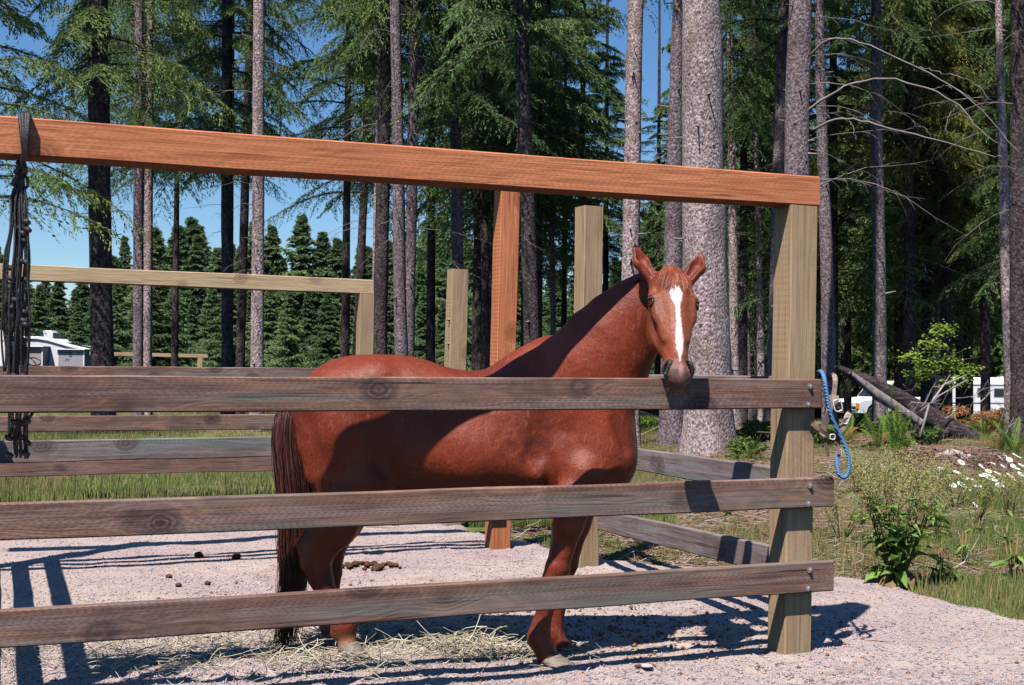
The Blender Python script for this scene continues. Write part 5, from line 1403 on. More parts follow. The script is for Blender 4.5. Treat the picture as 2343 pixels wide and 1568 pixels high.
# sword ferns
M_FERN = leaf_mat('fern_green', (0.06, 0.12, 0.02), (0.14, 0.24, 0.04), (0.30, 0.38, 0.08), 0.4)
M_FERNDEAD = leaf_mat('fern_dead', (0.16, 0.06, 0.02), (0.32, 0.13, 0.04), (0.50, 0.24, 0.08), 0.3)
def frond(name, mat, L=.9, n=30, arch=.45):
    V = []; F = []; R_ = []
    s_ = np.linspace(.08, 1, n)
    P_ = lambda a: np.array([L * a * .62, 0, L * (.85 * a - arch * a * a)])
    def quad(a, b, c, d, rr):
        k = len(V); V.extend([a, b, c, d]); F.append((k, k + 1, k + 2, k + 3)); R_.extend([rr] * 4)
    for i, a in enumerate(s_):
        p = P_(a); tn = P_(a + .02) - p; tn /= np.linalg.norm(tn); l = L * .085 * math.sin(math.pi * min(1, a * .92 + .1)) ** .7 * (1 if a < .93 else .5); w_ = L * .0080
        for sg in (-1, 1):
            e = p + np.array([0, sg * l, 0]) + tn * l * .25 + np.array([0, 0, -l * .18]); md = p * .5 + e * .5 + tn * w_ * 1.3 + np.array([0, 0, .004])
            quad(p - tn * w_, md - tn * w_ * 2.6, e, md, .4 + .3 * a + .1 * math.sin(i * 5 + sg))
    for a, b in zip(s_[:-1], s_[1:]):
        p, q1 = P_(a), P_(b); w_ = .004 * (1.2 - a); quad(p - [0, w_, 0], q1 - [0, w_, 0], q1 + [0, w_, 0], p + [0, w_, 0], .3)
    o = meshobj(name, V, F, mat, None, False, {'rnd': ('F', R_)}); me = o.data; bpy.data.objects.remove(o); return me
FR = [frond('frond', M_FERN, 1, 30, .30), frond('frond', M_FERN, 1, 28, .55)]; FRD = frond('frond', M_FERNDEAD, 1, 26, .9)
def fern(px, py, size, nf, label, seed, dead=2, up=0.0, D=None):
    q_ = random.Random(seed); b = gpt(px, py)
    t_ = thing('sword_fern', label, 'fern', b, 'sword ferns on the forest edge')
    for k in range(nf):
        o = bpy.data.objects.new('frond', FR[k % 2] if k >= dead else FRD); C.objects.link(o); o.parent = t_
        s_ = size * q_.uniform(.75, 1.1); o.scale = (s_, s_, s_ * (1 + up)); o.rotation_euler = (q_.uniform(-.2, .2), q_.uniform(-.45, .10) - up * .6, k * 6.283 / nf + q_.uniform(-.3, .3))
fern(2052, 1065, .98, 11, 'tall upright green fern just left of the bark covered mound', 1, 1, .45)
fern(2010, 1045, .70, 10, 'green fern right of the hanging blue rope, half shaded', 2, 2, .2)
fern(2255, 1010, .85, 12, 'spreading fern right of the leaning log base', 3, 3)
fern(2320, 1035, .80, 12, 'light green fern at the right edge above the daisies', 4, 2)
fern(1935, 1020, .75, 9, 'dark fern behind the halter buckle', 5, 2)
fern(1965, 985, .70, 9, 'shaded fern below the pickup lamps', 6, 1)
fern(1715, 1058, .55, 9, 'small fern with brown fronds at the foot of the broadest trunk', 7, 3)
fern(2160, 1012, .85, 10, 'rust coloured dying fern arching over the stump', 8, 9)
fern(2105, 1072, .60, 9, 'small green fern at the left foot of the bark covered mound', 10, 2)
fern(2225, 1085, .50, 9, 'low fern in front of the mound beside the daisies', 11, 3)
fern(2180, 1000, .8, 11, 'green fern growing directly behind the bark covered mound', 12, 2)
fern(2290, 1060, .60, 9, 'brown and green fern at the top of the daisy patch', 9, 6)

# brush: leafy shrubs at the forest edge
def shrub(px, py, rx, rz, n, size, mat, label, seed, group=None, stems=5, dz=0, D=None, cat='shrub'):
    b = gpt(px, py) if D is None else Vector((at(px, py, D).x, D, gz(at(px, py, D).x, D)))
    t_ = thing('shrub', label, cat, b, group)
    V, F, R_ = leaf_cloud(seed, n, rx, rz, size, lumps=8); V[:, 2] += dz
    meshobj('foliage', V, F, mat, t_, False, {'rnd': ('F', R_)})
    m = MB(); q_ = random.Random(seed)
    for k in range(stems):
        a = q_.uniform(0, 6.28); m.tube([(0, 0, -.05), (rx * .3 * math.cos(a), rx * .3 * math.sin(a), (rz + dz) * .6), (rx * .75 * math.cos(a), rx * .75 * math.sin(a), rz * 1.4 + dz)], [.014, .010, .004], 4)
    m.build('stems', M_LIMB, t_)
    return t_
M_RUST = leaf_mat('rusty_leaf', (0.16, 0.045, 0.02), (0.34, 0.12, 0.05), (0.55, 0.28, 0.10), .3)
M_RED = leaf_mat('red_bracken', (0.20, 0.035, 0.02), (0.42, 0.09, 0.05), (0.60, 0.20, 0.10), .3)
shrub(2120, 985, .34, .20, 1500, .035, M_RED, 'brick red withered bush on the end of the leaning log', 1, dz=.30)
shrub(2160, 1005, .45, .18, 1500, .028, M_RUST, 'low rusty litter bush between the log and the mound', 22)
shrub(2120, 1015, .30, .16, 900, .028, M_LEAF, 'small green shrub under the end of the log', 23)
shrub(2275, 990, .70, .34, 3000, .030, M_RUST, 'rust orange withered brush at the foot of the bright slender trunk', 2)
shrub(2335, 1000, .70, .50, 2600, .032, M_RUST, 'rusty brush cut by the right edge of the picture', 3)
shrub(2190, 972, .45, .20, 1200, .045, M_LEAF, 'green leafy shrub in front of the horse trailer, left part', 4)
shrub(2240, 955, .45, .22, 1100, .045, M_LEAFB, 'yellow green shrub in front of the horse trailer windows', 5)
shrub(2075, 955, .5, .32, 1700, .045, M_LEAF, 'dark green shrub right of the pickup behind the log', 6, D=24)
shrub(2118, 945, .4, .3, 1200, .055, M_LEAF, 'green shrub between the pickup and the horse trailer', 7, D=24)
shrub(1990, 990, .45, .24, 1600, .038, M_LEAF, 'shaded shrub hiding the pickup bumper', 8)
shrub(1945, 975, .30, .22, 900, .035, M_LEAF, 'low dark shrub behind the halter straps', 9)
shrub(1900, 1020, .35, .2, 1100, .03, M_LEAF, 'small dark shrub right behind the corner post', 10)
shrub(2035, 1000, .4, .22, 1300, .035, M_LEAF, 'low shrub under the middle of the log', 11)
shrub(1730, 1010, .45, .22, 1500, .03, M_LEAF, 'low dark bush between the broadest trunk and the corner post', 12)
shrub(1690, 1050, .30, .14, 900, .026, M_LEAF, 'mossy clump at the foot of the broadest trunk', 13)
shrub(1480, 985, .5, .16, 1500, .03, M_LEAFB, 'bright grass green clump left of the mossy footed trunk', 14)
shrub(2345, 930, .6, .6, 1500, .06, M_LEAF, 'dark green bush at the foot of the very dark edge trunk', 15)
# sapling with bright leaves hanging in the shade
D_ = 22.0; sb = at(2140, 960, D_); sb.z = gz(sb.x, D_)
sa = thing('sapling', 'slim sapling with bright yellow green leaves in front of a pale trunk', 'sapling', sb)
m = MB(); m.tube([(0, 0, -.1), (.02, 0, .7), (-.05, 0, 1.3), (.05, 0, 2.0)], [.02, .016, .012, .006], 6)
for dx_, dz_, z_ in ((-.5, .35, 1.2), (-.35, .1, 1.1), (.45, .3, 1.25), (.75, .25, 1.2), (.3, -.05, 1.15), (-.2, .5, 1.3)):
    m.tube([(0, 0, z_), (dx_ * .5, -.05, z_ + dz_ * .7), (dx_, -.1, z_ + dz_)], [.008, .006, .003], 4)
m.build('stems', M_LIMB, sa, True)
q_ = np.random.default_rng(9)
for k, (cx_, cz_) in enumerate(((-.42, 1.42), (-.28, 1.15), (-.05, 1.30), (.22, 1.38), (.5, 1.22), (.28, 1.02), (-.05, 1.65), (.1, 1.9))):
    n = 150; p = q_.normal(0, 1, (n, 3)) * [.13, .12, .06] + [cx_, -.05, cz_]
    nr = np.array([0, -.3, 1]) + q_.normal(0, .35, (n, 3)); a = np.cross(nr, q_.normal(0, 1, (n, 3))); a /= np.linalg.norm(a, axis=1, keepdims=True); b = np.cross(nr, a); b /= np.linalg.norm(b, axis=1, keepdims=True)
    s_ = .042 * (.6 + .7 * q_.random(n))[:, None]
    V = np.stack([p - a * s_, p + b * s_ * .5, p + a * s_, p - b * s_ * .5], 1).reshape(-1, 3)
    meshobj('leaf_spray', V, np.arange(4 * n).reshape(n, 4), M_LEAFB, sa, False, {'rnd': ('F', np.repeat(q_.random(n), 4))})

# broad leaf weed (dock) -------------------------------------------------
t = NT('dock_leaf', 0.5, 0.4)
a_ = t.n('Attribute'); a_.attribute_name = 'rnd'
c = t.ramp(a_.outputs['Fac'], [(0, (.07, .16, .025)), (.5, (.16, .30, .05)), (1, (.30, .44, .10))]); t.col(c)
tr = t.n('BsdfTranslucent'); t.l(c, tr.inputs[0]); mx = t.n('MixShader'); mx.inputs[0].default_value = .35
t.l(t.b.outputs[0], mx.inputs[1]); t.l(tr.outputs[0], mx.inputs[2]); t.l(mx.outputs[0], t.out.inputs[0]); M_DOCK = t.m
M_DOCKOLD = leaf_mat('old_dock_leaf', (.12, .07, .03), (.26, .13, .08), (.30, .22, .09), .3)
M_SEED = leaf_mat('dock_seed', (.20, .22, .06), (.36, .38, .12), (.50, .46, .20), .4)
def leaf_mesh(name, mat, L=1, W_=.34, wave=.05, curl=.35, tone=.5):
    n = 10; V = []; F = []
    for i in range(n + 1):
        a = i / n; w_ = W_ * math.sin(math.pi * (a * .93 + .05)) ** .75 * (1 - .25 * a); x = L * (a - .12 * a * a); z = L * (.10 * a - curl * a * a)
        for k, sg in enumerate((-1, -.5, 0, .5, 1)):
            V.append((x, sg * w_ * .5, z + abs(sg) * w_ * .28 + wave * L * math.sin(a * 13 + sg * 2) * abs(sg)))
    for i in range(n):
        for k in range(4): F.append((i * 5 + k, i * 5 + k + 1, (i + 1) * 5 + k + 1, (i + 1) * 5 + k))
    o = meshobj(name, V, F, mat, None, True, {'rnd': ('F', [tone + (.25 if j % 5 == 2 else 0) for j in range(len(V))])}); me = o.data; bpy.data.objects.remove(o); return me
LM = [leaf_mesh('leaf', M_DOCK, 1, .36, .035, .35, .45), leaf_mesh('leaf', M_DOCK, 1, .30, .05, .6, .7), leaf_mesh('leaf', M_DOCK, 1, .26, .03, .2, .25)]; LMO = leaf_mesh('leaf', M_DOCKOLD, 1, .5, .04, .55, .6)
def stemmy(px, py, label, seed, nst, H_, nl, lsz, group=None, spread=.22, seeds=True, old=0, name='dock_plant', cat='plant'):
    b = gpt(px, py, -.01) if not isinstance(px, Vector) else px
    q_ = random.Random(seed); t_ = thing(name, label, cat, b, group); sm = MB(); V = []; 
    tops = []
    for k in range(nst):
        a = q_.uniform(0, 6.28); rr = q_.uniform(.3, 1) * spread; h = H_ * q_.uniform(.75, 1.0)
        p = [Vector((.02 * math.cos(a), .02 * math.sin(a), 0)), Vector((rr * .5 * math.cos(a), rr * .5 * math.sin(a), h * .5)), Vector((rr * math.cos(a), rr * math.sin(a), h))]
        sm.tube(p, [.006, .0045, .002], 5); tops.append(p)
    sm.build('stem', simple('weed_stem', (.26, .17, .08), .7, .3, 0, .3, 20) if 'weed_stem' not in bpy.data.materials else bpy.data.materials['weed_stem'], t_, True)
    for k in range(nl):
        o = bpy.data.objects.new('leaf', LM[k % 3] if k >= old else LMO); C.objects.link(o); o.parent = t_
        if k < old: z = .06; s_ = lsz * q_.uniform(.9, 1.15); pp = Vector((0, 0, z + .06)); tilt = .35
        else:
            st_ = tops[k % len(tops)]; f = q_.uniform(.05, .72) ** 1.1; pp = st_[0].lerp(st_[2], f); s_ = lsz * q_.uniform(.6, 1.1) * (1.1 - .8 * f); tilt = q_.uniform(-.7, .35)
        o.location = pp; o.scale = (s_, s_, s_); o.rotation_euler = (q_.uniform(-.4, .4), tilt, q_.uniform(0, 6.28) if k >= old else -1.57 + (k - old / 2) * .75)
    if seeds:
        qn = np.random.default_rng(seed); pts = []
        for st_ in tops:
            a, b_ = np.array(st_[1]), np.array(st_[2]); n = 170; f = qn.random(n) ** .8
            pts.append(a + (b_ - a) * f[:, None] + qn.normal(0, .022, (n, 3)) * [1, 1, .6])
            for e in range(3):
                o_ = a + (b_ - a) * qn.uniform(.1, .7); d = qn.normal(0, .5, 3) + [0, 0, 1.1]; d /= np.linalg.norm(d); g_ = qn.random(60)
                pts.append(o_ + d * (g_ * .20)[:, None] + qn.normal(0, .011, (60, 3)))
        p = np.concatenate(pts); n = len(p); a = qn.normal(0, 1, (n, 3)); a /= np.linalg.norm(a, axis=1, keepdims=True); b_ = np.cross(a, qn.normal(0, 1, (n, 3))); b_ /= np.linalg.norm(b_, axis=1, keepdims=True); s_ = .0052
        V = np.stack([p - a * s_, p + b_ * s_, p + a * s_, p - b_ * s_], 1).reshape(-1, 3)
        meshobj('seed_heads', V, np.arange(4 * n).reshape(n, 4), M_SEED, t_, False, {'rnd': ('F', np.repeat(qn.random(n), 4))})
    return t_
stemmy(2050, 1345, 'tall dock plant with broad leaves, brown seed spikes and reddish bottom leaves beside the gravel', 3, 20, .94, 150, .26, None, .38, True, 3)
for k, (px, py, H_, nl, lab) in enumerate(((2230, 1200, .40, 10, 'seeding weeds in front of the daisy patch'), (2310, 1180, .42, 10, 'seeding weeds at the right edge behind the leafy weed'), (1925, 1240, .35, 8, 'seeding weeds closest to the corner post'), (2185, 1160, .4, 10, 'seeding weeds directly in front of the bark covered mound'), (1985, 1190, .55, 14, 'seeding weed clump just right of the blue rope loop'), (2110, 1180, .5, 14, 'seeding weed clump behind and right of the tall dock plant'), (2040, 1130, .45, 12, 'hazy seeding weeds below the tall upright fern'),
                                           (1960, 1130, .4, 10, 'seeding weeds in front of the half shaded fern'), (2135, 1240, .42, 12, 'seeding weed clump right of the tall dock plant, nearer'))):
    stemmy(px, py, lab, 20 + k, 7, H_, nl, .12, 'seeding weeds on the forest edge', .25, True)
for k, (px, py, s_, lab) in enumerate(((2205, 1290, .16, 'low leafy weed left of the lone grass stalk'), (2150, 1330, .2, 'large pale arching leaf clump right of the dock plant'), (2320, 1335, .22, 'leafy weed at the right edge by the gravel'), (2300, 1255, .14, 'small weed under the daisies near the right edge'),
                                       (2235, 1225, .12, 'small green rosette below the daisy patch'), (1710, 1155, .12, 'flowering green weed between the two side rails'), (1665, 1180, .10, 'tiny green weed left of the flowering one between the side rails'), (1440, 1095, .12, 'bright green tuft under the horse chest'),
                                       (470, 1090, .30, 'broad leaved weed standing up in the grass behind the low far rail'), (250, 1085, .22, 'dark leafy weed clump in the grass left of the broad leaved one'), (150, 1075, .18, 'green weed near the hanging cords in the far grass'))):
    stemmy(px, py, lab, 50 + k, 4, s_ * 1.5, 16, s_, 'low green weeds', .06, False, 0, 'weed')
# daisies
M_PETAL = simple('white_petals', (.80, .80, .78), .6, .2, 0, .03, 30); M_YOLK = simple('yellow_disc', (.55, .33, .03), .7, .2, 0, .2, 40)
def daisy_meshes():
    m = MB(); n = 14
    for k in range(n):
        a = 2 * math.pi * k / n; d = Vector((math.cos(a), math.sin(a), 0)); s_ = Vector((-d.y, d.x, 0))
        m.add([d * .006, d * .024 - s_ * .0055 + Vector((0, 0, .001)), d * .033 - s_ * .003 - Vector((0, 0, .001)), d * .033 + s_ * .003 - Vector((0, 0, .001)), d * .024 + s_ * .0055 + Vector((0, 0, .001))], [(0, 1, 2, 3, 4)])
    a = m.build('petals', M_PETAL); m = MB(); m.tube([(0, 0, -.002), (0, 0, .004), (0, 0, .007)], [.010, .009, .003], 8); b = m.build('flower_centre', M_YOLK)
    m = MB(); m.tube([(0, 0, -.42), (.02, .01, -.2), (0, 0, 0)], [.0022, .0018, .0016], 4); c = m.build('stem', bpy.data.materials['weed_stem'])
    r_ = [o.data for o in (a, b, c)]; [bpy.data.objects.remove(o) for o in (a, b, c)]; return r_
DM = daisy_meshes()
DA = [(2152, 1072), (2200, 1058), (2210, 1095), (2200, 1108), (2215, 1118), (2180, 1110), (2245, 1066), (2252, 1072), (2262, 1078), (2255, 1086), (2270, 1090), (2275, 1098), (2282, 1082), (2262, 1095), (2247, 1088), (2290, 1048), (2300, 1044), (2310, 1052),
      (2322, 1040), (2332, 1046), (2318, 1066), (2328, 1072), (2337, 1064), (2230, 1100), (2238, 1112), (2288, 1110), (2300, 1104), (2312, 1088), (2336, 1085), (1948, 1062), (2020, 1067), (1975, 1078), (2232, 1155), (2142, 1092), (2295, 1066), (2272, 1060), (2325, 1100), (2190, 1080)]
q_ = random.Random(4)
for k, (px, py) in enumerate(DA):
    b = gpt(px, py + 34, 0); h_ = q_.uniform(.24, .34); s_ = q_.uniform(1.0, 1.55)
    top = at(px, py, b.y)
    side = 'by the tall upright fern' if px < 2160 else None
    t_ = thing('daisy', 'white daisy standing alone %s' % side if side else 'white daisy in the flower patch below the bark covered mound at right', 'flower', top, 'white daisies')
    t_.rotation_euler = (q_.uniform(.25, .8), q_.uniform(-.3, .3), q_.uniform(0, 1)); t_.scale = (s_, s_, s_)
    for nm, me in zip(('petals', 'flower_centre', 'stem'), DM):
        o = bpy.data.objects.new(nm, me); C.objects.link(o); o.parent = t_
# ------------------------------------------------------------------ hay, manure, ropes, vehicles
t = NT('hay', 0.85, 0.15); a_ = t.n('Attribute'); a_.attribute_name = 'rnd'
t.col(t.ramp(a_.outputs['Fac'], [(0, (.34, .27, .17)), (.5, (.60, .51, .36)), (1, (.82, .74, .58))])); M_HAY = t.m
r = np.random.default_rng(77)
# patches (cx, cy, sx, sy, n, height)
PT = [(-1.5, 6.05, .45, .30, 2600, .04), (-1.05, 6.25, .40, .25, 2300, .05), (-.80, 5.85, .22, .16, 1300, .05), (-.20, 6.13, .17, .075, 2600, .13), (-.35, 6.45, .35, .16, 1500, .08), (.0, 6.0, .3, .12, 500, .03), (-1.9, 5.8, .35, .2, 900, .03), (-.9, 6.7, .4, .25, 500, .02)]
X = np.concatenate([r.normal(c[0], c[2], int(c[4] * .19)) for c in PT]); Y = np.concatenate([r.normal(c[1], c[3], int(c[4] * .19)) for c in PT])
hm = np.zeros(len(X))
for c in PT: hm += c[5] * np.exp(-(((X - c[0]) / c[2]) ** 2 + ((Y - c[1]) / c[3]) ** 2))
n = len(X); a = r.random(n) * 6.28; L = .04 + .15 * r.random(n) ** 1.5; s = np.linspace(-.5, .5, 5); z = gravel_z(X, Y) + .003 + (hm * .5 + .004) * r.random(n)
bend = r.normal(0, .35, n); el_ = r.normal(0, .28, n); kink = r.normal(0, .10, n)
Pn = np.stack([X[:, None] + (np.cos(a) * L)[:, None] * s - (np.sin(a) * bend * L)[:, None] * s ** 2 * 2, Y[:, None] + (np.sin(a) * L)[:, None] * s + (np.cos(a) * bend * L)[:, None] * s ** 2 * 2,
               z[:, None] + np.abs(el_ * L)[:, None] * (s + .5) + (kink * L)[:, None] * (1 - 4 * s ** 2)], -1)
Pn[..., 2] = np.maximum(Pn[..., 2], gravel_z(Pn[..., 0], Pn[..., 1]) + .001)
v, q_ = tubes_arrays(Pn, np.broadcast_to((.0011 + .0010 * r.random(n))[:, None], (n, 5)).copy(), 3)
tag(meshobj('hay', v, q_, M_HAY, None, False, {'rnd': ('F', np.repeat(r.random(n), 15))}), 'loose pale hay scattered on the gravel around the horse feet', 'hay', kind='stuff')

# manure
t = NT('manure', 0.9, 0.15); nn = t.noise(t.coord(), 40, 5, .7); t.col(t.ramp(nn, [(.3, (.05, .022, .014)), (.6, (.13, .06, .035)), (.8, (.24, .13, .07))])); t.bump(nn, .01, 1); M_MAN = t.m
def lump(name, c, R_, seed, parent=None, mat=None):
    q1 = np.random.default_rng(seed); nu, nv = 10, 7; vs = []
    for j in range(nv + 1):
        for i in range(nu):
            a = 2 * math.pi * i / nu; b = math.pi * j / nv; k = 1 + .35 * (q1.random() - .5) * math.sin(b)
            vs.append((c[0] + R_ * k * math.sin(b) * math.cos(a), c[1] + R_ * k * math.sin(b) * math.sin(a), c[2] + R_ * .75 * k * math.cos(b)))
    fs = [(j * nu + i, (j + 1) * nu + i, (j + 1) * nu + (i + 1) % nu, j * nu + (i + 1) % nu) for j in range(nv) for i in range(nu)]
    return meshobj(name, vs, fs, mat or M_MAN, parent, True)
def gg(px, py):
    p = gpt(px, py, 0); return Vector((p.x, p.y, float(gravel_z(p.x, p.y))))
b = gg(845, 1310); pile = thing('manure_pile', 'dark heap of horse droppings on the gravel just right of the hind legs', 'manure', b)
q1 = random.Random(2)
for k in range(26):
    rr = q1.random() ** .7 * .19; a = q1.uniform(0, 6.28); lump('dropping', (rr * 1.2 * math.cos(a), rr * .7 * math.sin(a), .015 + .04 * max(0, 1 - rr / .15) * q1.random()), q1.uniform(.012, .028), k, pile)
for k, (px, py, R_, lab) in enumerate(((455, 1287, .045, 'round brown dropping on the gravel in a shadow line'), (541, 1290, .045, 'rusty round dropping right of the other in the shadow lines'), (386, 1335, .03, 'small brown clod left of two dry clods on the gravel'), (408, 1352, .03, 'dry clod on the gravel below the shadow lines'),
                                       (905, 1308, .032, 'single dropping at the right end of the heap'), (795, 1302, .028, 'single dropping touching the hind leg, left of the heap'), (150, 1233, .04, 'brown clod near the shadow bars at the left'), (475, 1348, .03, 'pale brown clod left of the tail'),
                                       (1330, 1182 + 18, .04, 'dark clod in the shadow beside the grey gate post'), (690, 1232, .03, 'clod behind the hock on the gravel'))):
    R_ *= .7; o = lump('dropping', (0, 0, 0), R_, 60 + k); p = gg(px, py); o.location = p + Vector((0, 0, R_ * .5)); tag(o, lab, 'dropping')
D = 5.2 + 2.6 * r.random(900); X = r.normal(.75, .55, 900); D = r.normal(6.55, .42, 900); X2 = r.normal(-.9, .6, 300); D2 = r.normal(7.2, .5, 300); X = np.concatenate([X, X2]); D = np.concatenate([D, D2])
ok = gravel_sd(X, D) < -.05; X = X[ok]; D = D[ok]; n = len(X)
oc = np.array([[1, 0, 0], [0, 1, 0], [-1, 0, 0], [0, -1, 0], [0, 0, .8], [0, 0, -.5]], float); sz = .004 + .012 * r.random(n) ** 2.5
V = oc[None] * (0.6 + .8 * r.random((n, 6, 3))) * sz[:, None, None] + np.stack([X, D, gravel_z(X, D) + sz * .3], -1)[:, None]
F = (np.array([[0, 1, 4], [1, 2, 4], [2, 3, 4], [3, 0, 4], [1, 0, 5], [2, 1, 5], [3, 2, 5], [0, 3, 5]])[None] + 6 * np.arange(n)[:, None, None]).reshape(-1, 3)
tag(meshobj('dung_crumbs', V.reshape(-1, 3), F, simple('dung_crumb', (.24, .12, .075), .95, .1, 0, .4, 30)), 'brown crumbs of old droppings trodden into the gravel', 'dung', kind='stuff')
# twigs on the gravel
X = r.uniform(-2.5, 2.6, 260); D = r.uniform(5.4, 12.5, 260); ok = gravel_sd(X, D) < -.1
tag(sticks('gravel_twigs', X[ok], D[ok], .03, .22, .0016, M_LIT, gravel_z, .05, 12, .006), 'thin dry twigs scattered on the gravel', 'twigs', kind='stuff')
for px, py, lab in ((1175, 1518 + 30, 'crumpled white and brown scrap on the gravel at the lower right of the feet'),):
    b = gg(1480, 1552); sc = thing('litter_scrap', 'crumpled pale scrap lying on the gravel at the bottom edge', 'scrap', b); sc.scale = (.9, .8, .45)
    lump('crumple', (0, 0, .02), .03, 5, sc, simple('paper', (.5, .42, .40), .8, .2)); lump('crumple', (-.04, .01, .015), .022, 6, sc)
b = gg(955 - 80, 1205 + 8)
o = meshobj('bark_piece', *(lambda m: (m.v, m.f))(MB().tube([(-.14, 0, .02), (-.05, .02, .03), (.06, .0, .03), (.15, -.02, .02)], [.012, .022, .020, .010], 8, flat=.5)), M_STICK, None, True); o.location = gg(1590 / 1.668 - 80, 1214); tag(o, 'flat pale piece of bark on the gravel behind the belly', 'bark')

# ---- hanging hay net of black cords
t = NT('black_cord', 0.45, 0.5); nn = t.noise(t.coord((1, 1, 1)), 150, 3, .7); t.col(t.ramp(nn, [(.4, (.006, .006, .009)), (.62, (.03, .028, .035)), (.75, (.22, .20, .24))])); t.bump(nn, .004, 1); M_CORD = t.m
q1 = random.Random(8); nD = 4.86
net = thing('hay_net', 'empty black cord hay net hanging from the orange beam at the left edge', 'hay net', at(52, 262, nD))
def nchild(o): o.parent = net; o.matrix_parent_inverse = Matrix.Translation(-net.location); return o
def cord(pts, rad, name='cord', n=6):
    m = MB(); m.tube(pts, rad, n); return nchild(m.build(name, M_CORD, None, True))
for k, (x0, x1) in enumerate(((45, 54), (52, 56), (60, 57), (66, 60))):     # loops over the beam
    f = nD - .085
    cord([at(x0 + 3, 267, nD + .09), at(x0, 262, nD + .05), at(x0, 258, nD), at(x0, 262, f), at((x0 + x1) / 2, 310, f - .002), at(x1, 345, f), at(x1 - 3, 362, f + .03), at(52, 385, nD)], .0075)
for k in range(9):
    cord([at(50 + q1.uniform(-8, 8), 372 + q1.uniform(-6, 8), nD + q1.uniform(-.02, .02)), at(47 + q1.uniform(-14, 14), 386 + q1.uniform(-10, 10), nD + q1.uniform(-.03, .03)), at(50 + q1.uniform(-8, 8), 400 + q1.uniform(-4, 8), nD)], .010, 'knot')
cord([at(54, 398, nD), at(62, 408, nD - .01), at(64, 425, nD), at(58, 432, nD)], .006); cord([at(46, 398, nD), at(36, 412, nD), at(27, 424, nD - .01)], .009); cord([at(50, 400, nD), at(50, 430, nD)], .012)
ends = [(12, 850), (18, 870), (24, 1000), (30, 1040), (36, 1046), (38, 1020), (42, 1048), (48, 1040), (54, 1050), (58, 1044), (64, 1050), (67, 1030), (60, 900), (30, 900), (52, 860), (22, 960)]
for k in range(23):
    ex, ey = ends[k % len(ends)]; ex += q1.uniform(-5, 5); x = 50 + (ex - 42) * .25; pts = []; d0 = q1.uniform(-.045, .045)
    N_ = 11; w0 = 38 + (ex - 40) * .75
    for j in range(N_):
        f = j / (N_ - 1); y = 398 + (ey - 398) * f
        px = np.interp(f, [0, .06, .2, .45, .7, 1], [50, 46 + (ex - 40) * .6, 47 + (ex - 40) * .75, 42 + (ex - 40) * 1.05, 38 + (ex - 40) * 1.15, ex]) + q1.uniform(-4.5, 4.5) * (f > .2)
        pts.append(at(px, y, nD + d0 * math.sin(math.pi * min(1, f * 1.2)) + q1.uniform(-.006, .006)))
    cord([Vector(p) for p in bez([np.array(p) for p in pts], np.linspace(0, 1, 34))], q1.uniform(.0028, .0056), n=5)
for y in (520, 545, 600, 640, 700, 740, 780, 850, 955, 1000, 1046):
    for k in range(3):
        x = 42 + q1.uniform(-22, 22); m = MB(); c_ = at(x, y + q1.uniform(-14, 14), nD + q1.uniform(-.03, .0))
        m.tube([c_ + Vector((-.014, 0, .006)), c_ + Vector((0, -.004, .0)), c_ + Vector((.014, 0, -.007))], [.007, .0125, .007], 6); nchild(m.build('knot', M_CORD, None, True))
cord([at(52, 975, nD - .02), at(62, 965, nD - .03), at(76, 943, nD - .04)], .006)

# ---- halter and blue rope at the corner post
t = NT('blue_rope', 0.7, 0.25); w_ = t.n('TexWave'); w_.wave_type = 'BANDS'; w_.bands_direction = 'DIAGONAL'; w_.inputs['Scale'].default_value = 55; w_.inputs['Distortion'].default_value = 1.5; t.l(t.coord(), w_.inputs[0])
t.col(t.ramp(w_.outputs['Fac'], [(.2, (.035, .14, .34)), (.6, (.07, .25, .52)), (.9, (.22, .40, .62))])); t.bump(w_.outputs['Fac'], .003, .8); M_ROPE = t.m
rD = 6.08
rope = MB(); pts = [(1868, 862, rD + .16), (1871, 853, rD + .10), (1879, 851, rD - .02), (1886, 866, rD - .10), (1893, 905, rD - .105), (1900, 945, rD - .10), (1912, 975, rD - .09), (1927, 1005, rD - .08), (1939, 1035, rD - .08), (1943, 1062, rD - .08), (1940, 1084, rD - .08),
       (1930, 1093, rD - .08), (1919, 1082, rD - .08), (1915, 1058, rD - .07), (1917, 1042, rD - .06), (1921, 1030, rD - .05)]
P_ = bez([np.array(at(*p)) for p in pts], np.linspace(0, 1, 60)); rope.tube([Vector(p) for p in P_], .0098, 10)
ro = rope.build('lead_rope', M_ROPE, None, True); tag(ro, 'thick blue rope hooked over the top rail end, hanging in a loop', 'rope')
M_STRAP = simple('tan_webbing', (.33, .23, .18), .8, .2, 0, .25, 60)
M_STRAPD = simple('worn_leather', (.12, .07, .06), .7, .3, 0, .3, 50)
ha = thing('halter', 'faded tan webbing halter with steel rings hanging from the top rail end', 'halter', at(1905, 862, rD))
def hch(o): o.parent = ha; o.matrix_parent_inverse = Matrix.Translation(-ha.location); return o
